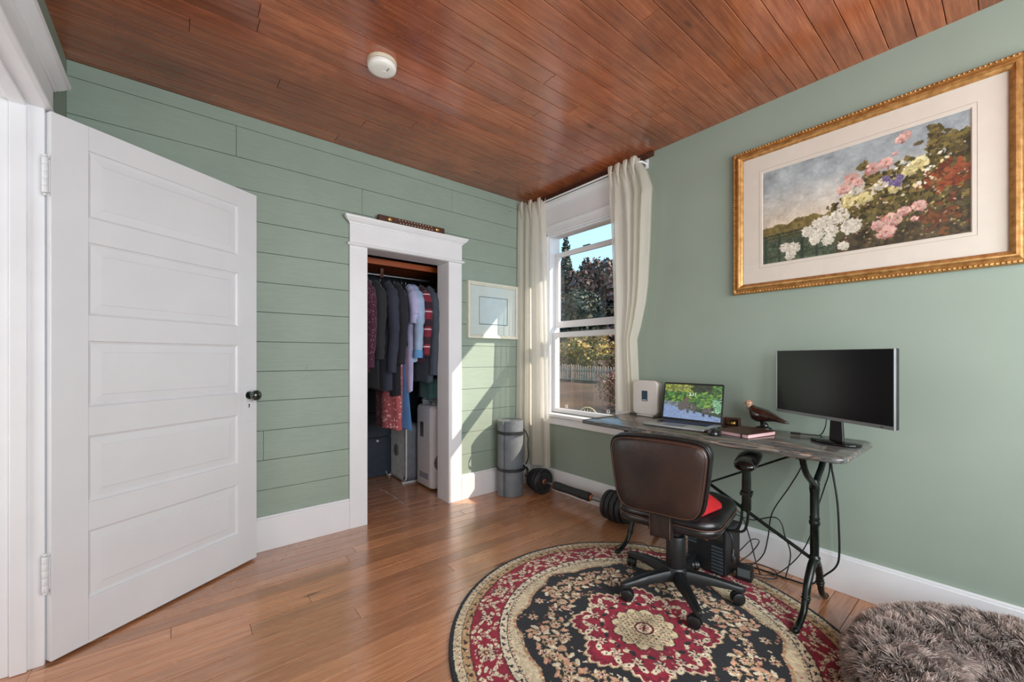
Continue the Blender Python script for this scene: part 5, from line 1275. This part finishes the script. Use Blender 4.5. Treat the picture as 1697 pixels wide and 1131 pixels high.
for i in range(7):
    for j in range(17): vm.box(-.12+.018*i+(j % 2)*.008, -.12+.018*i+.011+(j % 2)*.008, -.1515, -.1495, .34+.018*j, .34+.018*j+.011)
obj('vent_holes', vm, M['blackgloss'], ac, kind='stuff')
obj('hose_port', MB().lathe([(.075, -.006), (.085, 0), (.080, .022), (.062, .026), (.058, .004), (.001, .003)], 30, Matrix.Translation((-.110, -.150, .235)) @ Matrix.Rotation(math.radians(90), 4, 'X')), plain('port_grey', (120, 122, 128), .3), ac, smooth=40)
for x in (-.16, .15):
    for y in (-.10, .12): obj('caster', MB().lathe([(.008, -.011), (.0125, -.008), (.0125, .008), (.008, .011)], 14, Matrix.Translation((x, y, .0128)) @ Matrix.Rotation(math.radians(90), 4, 'X')), M['black'], ac, smooth=40)
# plastic bag on it
pbg = thing('plastic_bag', 'crumpled translucent grey plastic bag on the air conditioner', 'bag', (-.66, .45, .7205))
rr_ = random.Random(3); vs = []; n = 30
for j in range(13):
    t_ = j/12; ring = []
    for k in range(n):
        a = 2*math.pi*k/n; q = (.155+.02*math.sin(3*a+1)+.022*math.sin(7*a+t_*4)+rr_.uniform(-.010, .010))*(math.sin(math.pi*(.5+.48*t_))**.55)
        ring.append((q*math.cos(a)*1.05, q*math.sin(a)*.8, .002+.105*t_**.8+.012*math.sin(5*a+t_*3)*t_))
    vs.append(ring)
t = NT('thin_plastic'); df = t.n('BsdfPrincipled', Roughness=.25); df.inputs['Base Color'].default_value = (*lin((158, 166, 176)), 1); tp = t.n('BsdfTransparent', Color=(1, 1, 1)); mx = t.n('MixShader', i0=.35); t.t.links.new(df.outputs[0], mx.inputs[1]); t.t.links.new(tp.outputs[0], mx.inputs[2])
obj('film', MB().loft(vs), t.done(mx), pbg, smooth=30)

pk = thing('paint_scuff', 'thin white paint scuff marks on the closet floorboards', 'marks', (-1.15, .5, 0))
m = MB(); r = random.Random(2); pts = [(-.03, .33), (-.02, .24), (.0, .15), (.02, .07), (.015, -.02), (.025, -.09), (.012, -.20), (.016, -.26), (.008, -.32)]
for (a, b), (c, d) in zip(pts, pts[1:]):
    if r.random() < .85:
        w = r.uniform(.0016, .0034); m.add([(a-w, b, .0004), (a+w, b, .0004), (c+w*.6, d+.01, .0004), (c-w*.6, d+.01, .0004), (a-w, b, .0009), (a+w, b, .0009), (c+w*.6, d+.01, .0009), (c-w*.6, d+.01, .0009)], [(3, 2, 1, 0), (4, 5, 6, 7), (0, 1, 5, 4), (1, 2, 6, 5), (2, 3, 7, 6), (3, 0, 4, 7)])
obj('mark', m, M['white'], pk)
# ================================================================== OUTSIDE
gm = MB(); gn = 40
def gz(x, y):
    t_ = min(1, max(0, (x-2.6)/6.6)); return -.62+.74*t_*t_*(3-2*t_)+.03*math.sin(x*2.1+y)+.02*math.sin(y*3.3)
xs = [.2+ (30-.2)*(i/60)**1.6 for i in range(61)]; ys = [-14+46*j/60 for j in range(61)]
gm.v = [(x, y, gz(x, y)) for y in ys for x in xs]; gm.f = [(j*61+i, j*61+i+1, (j+1)*61+i+1, (j+1)*61+i) for j in range(60) for i in range(60)]; gm.m = [0]*len(gm.f)
t = NT('dry_earth_bank'); c = t.coord(); a = t.noise(c, 1.2, 6, .7); b = t.noise(c, 14, 4, .7)
r1 = t.ramp(a, [(.35, lin((66, 42, 24))), (.55, lin((84, 55, 34))), (.7, lin((116, 80, 42)))]); r2 = t.ramp(b, [(.3, (.7, .7, .7)), (.7, (1.15, 1.12, 1.08))])
B = t.bsdf(Base_Color=t.mix(1.0, r1.outputs[0], r2.outputs[0], 'MULTIPLY'), Roughness=.95); t.set(B, 'Normal', t.bump(b, .8, .03)); 
struct('ground', gm, t.done(B), smooth=180)
# picket fence
fc = thing('picket_fence', 'weathered white picket fence along the top of the bank', 'fence', (10.0, 7.6, .18))
fwm = plain('weathered_white', (160, 138, 124), .8, var=.08, scale=3)
N = 62
for k in range(N):
    y = -3.6+.123*k; hh = .60+.02*math.sin(k*1.7)+(.05 if k > 34 else 0)
    w = .030
    obj('picket', MB().prism([(y-w, .03), (y+w, .03), (y+w, hh-.05), (y, hh), (y-w, hh-.05)], -.012, .010, 'X'), fwm, fc)
for z in (.05, .42): obj('rail', MB().box(.0105, .05, -3.7, 4.05, z, z+.05), fwm, fc)
for y in (-3.5, -1.2, 1.1, 3.4): obj('post', MB().box(.052, .13, y-.045, y+.045, -.30, .60), fwm, fc, bevel=.006)

def foliage_mesh(name, blobs, n, size, pal, seed):
    rs = np.random.RandomState(seed); C_ = []; 
    w = np.array([b[3]*b[4]*b[5] for b in blobs])**.67; w /= w.sum(); pick = rs.choice(len(blobs), n, p=w); bb_ = np.array(blobs)[pick]
    d = rs.randn(n, 3); d /= np.linalg.norm(d, axis=1)[:, None]; rad_ = (.55+.5*rs.rand(n)**.5)[:, None]*(1+.16*np.sin(d[:, :1]*9+bb_[:, :1]*3)*np.cos(d[:, 1:2]*8))
    P = bb_[:, :3]+d*bb_[:, 3:6]*rad_
    nn = d+rs.randn(n, 3)*.6; nn /= np.linalg.norm(nn, axis=1)[:, None]; u = np.cross(nn, rs.randn(n, 3)); u /= np.linalg.norm(u, axis=1)[:, None]; v = np.cross(nn, u)
    s_ = (size*(.6+.8*rs.rand(n)))[:, None]
    co = np.stack([P-u*s_, P-v*s_*.55, P+u*s_, P+v*s_*.55], 1).reshape(-1, 3)
    q = np.arange(n*4).reshape(n, 4); me = fast_mesh(name, co, q)
    pl_ = np.array(pal, float); ci = pl_[rs.randint(0, len(pl_), n)]*(.75+.5*rs.rand(n))[:, None]
    set_col(me, np.clip(np.repeat(ci, 4, axis=0)*.86, 0, 255)); return me
leafm = vcol('leaf_colours', .6)
def tree(name, label, cat, x, y, h, rad_, pal, n, size, seed, conifer=False, grp=None):
    z0 = gz(x, y)-.05; root = thing(name, label, cat, (x, y, z0), group=grp); r = random.Random(seed); bl_ = []
    if conifer:
        for k in range(9):
            f = k/8; bl_.append((0, 0, h*(.22+.74*f), rad_*(1.05-.9*f), rad_*(1.05-.9*f), h*.09))
    else:
        for k in range(16):
            a = r.uniform(0, 6.28); e = r.random(); rr = rad_*(.25+.55*r.random())
            bl_.append((rr*math.cos(a), rr*math.sin(a), h*(.28+.60*e), rad_*(.42-.18*e), rad_*(.42-.18*e), h*.13))
        bl_.append((0, 0, h*.52, rad_*.7, rad_*.7, h*.34)); bl_.append((0, 0, h*.86, rad_*.28, rad_*.28, h*.12))
    link('crown', foliage_mesh('crown', bl_, n, size, pal, seed), leafm, root)
    obj('trunk', MB().tube([(0, 0, 0), (.05, .02, h*.3), (0, 0, h*.7)], [h*.03, h*.022, h*.008], 10), plain('bark', (74, 60, 50), .9, var=.2) if 'bark' not in bpy.data.materials else bpy.data.materials['bark'], root, smooth=70)
    return root
RB = [(128, 80, 68), (104, 66, 56), (150, 98, 78), (84, 58, 48), (122, 90, 66)]
DG = [(64, 70, 48), (50, 58, 40), (78, 80, 52), (92, 86, 56), (58, 54, 42)]
GY = [(186, 160, 66), (158, 138, 60), (208, 172, 84), (126, 110, 54), (214, 170, 100)]
OR = [(206, 146, 98), (180, 120, 84), (150, 104, 68), (214, 158, 108)]
tree('evergreen_tree', 'narrow dark evergreen at the left edge of the upper pane', 'tree', 18.5, 17.0, 9.4, 1.1, DG, 6000, .14, 1, conifer=True)
tree('copper_tree', 'round brown leaved tree left of the copper peak', 'tree', 18.0, 15.9, 7.0, 2.7, RB+DG[:2], 9000, .16, 2)
tree('copper_tree', 'copper red tree with pointed top in the middle of the pane', 'tree', 17.5, 13.4, 7.2, 1.9, RB, 9000, .15, 3)
tree('copper_tree', 'copper brown tree partly hidden by the right curtain', 'tree', 17.5, 11.2, 6.4, 2.2, RB+OR[:1], 8000, .15, 4)
tree('evergreen_tree', 'dark green tree filling the middle behind the copper ones', 'tree', 14.8, 12.6, 5.0, 2.4, DG, 9000, .13, 5)
tree('evergreen_tree', 'dark green tree behind the left curtain side', 'tree', 15.5, 15.6, 5.6, 2.6, DG+RB[:1], 9000, .13, 6)
tree('evergreen_tree', 'tall dark tree far to the corner side of the window', 'tree', 17.0, 21.5, 8.0, 3.2, DG, 7000, .17, 7)
tree('bush', 'olive gold bush right behind the fence, the widest one', 'bush', 12.2, 9.2, 2.25, 1.9, GY, 8000, .085, 8)
tree('bush', 'olive green bush behind the fence at the left of the pane', 'bush', 12.4, 12.0, 1.9, 1.7, GY[1:4]+DG[2:4], 7000, .085, 9)
tree('bush', 'orange tinted bush behind the fence at the right of the pane', 'bush', 11.8, 6.9, 1.8, 1.5, OR+GY[:1], 6000, .08, 10)
tree('bush', 'dusty brown bush just behind the fence pickets', 'bush', 11.3, 10.6, 1.15, 1.2, OR+GY[2:3], 4000, .07, 11)
tree('shrub', 'reddish shrub on the bank below the fence', 'shrub', 6.2, 3.55, 1.15, .75, [(168, 104, 84), (190, 130, 104), (140, 92, 60), (150, 134, 70)], 2600, .035, 12)
tree('shrub', 'low pink and orange flowering plant near the patio chair', 'shrub', 4.0, 2.15, .62, .42, [(196, 120, 104), (176, 84, 76), (200, 160, 120), (120, 90, 50)], 900, .022, 13)
# patio chair
pc_ = thing('patio_chair', 'cream metal patio chair with round back outside the window', 'chair', (3.05, 1.90, gz(3.05, 1.9)), math.radians(125))
pm = plain('cream_metal', (224, 190, 140), .5)
hb = .86
obj('back_frame', MB().tube([(.17*math.cos(a), .17, hb-.20+.20*math.sin(a)) for a in [math.radians(q) for q in range(-40, 221, 13)]], .011, 8), pm, pc_, smooth=70)
for k in range(5): obj('back_slat', MB().tube([(-.10+.05*k, .17, hb-.34), (-.10+.05*k, .165, hb-.02-.02*abs(k-2))], .007, 6), pm, pc_, smooth=70)
obj('seat', MB().lathe([(.01, .43), (.19, .43), (.20, .44), (.19, .45), (.01, .455)], 28), pm, pc_, smooth=40)
for sx, sy in ((1, 1), (-1, 1), (1, -1), (-1, -1)): obj('leg', MB().tube([(sx*.12, sy*.12, .43), (sx*.19, sy*.19, 0)], .010, 8), pm, pc_, smooth=70)
for sx in (-1, 1): obj('back_post', MB().tube([(sx*.12, .13, .44), (sx*.13, .17, hb-.33)], .010, 8), pm, pc_, smooth=70)
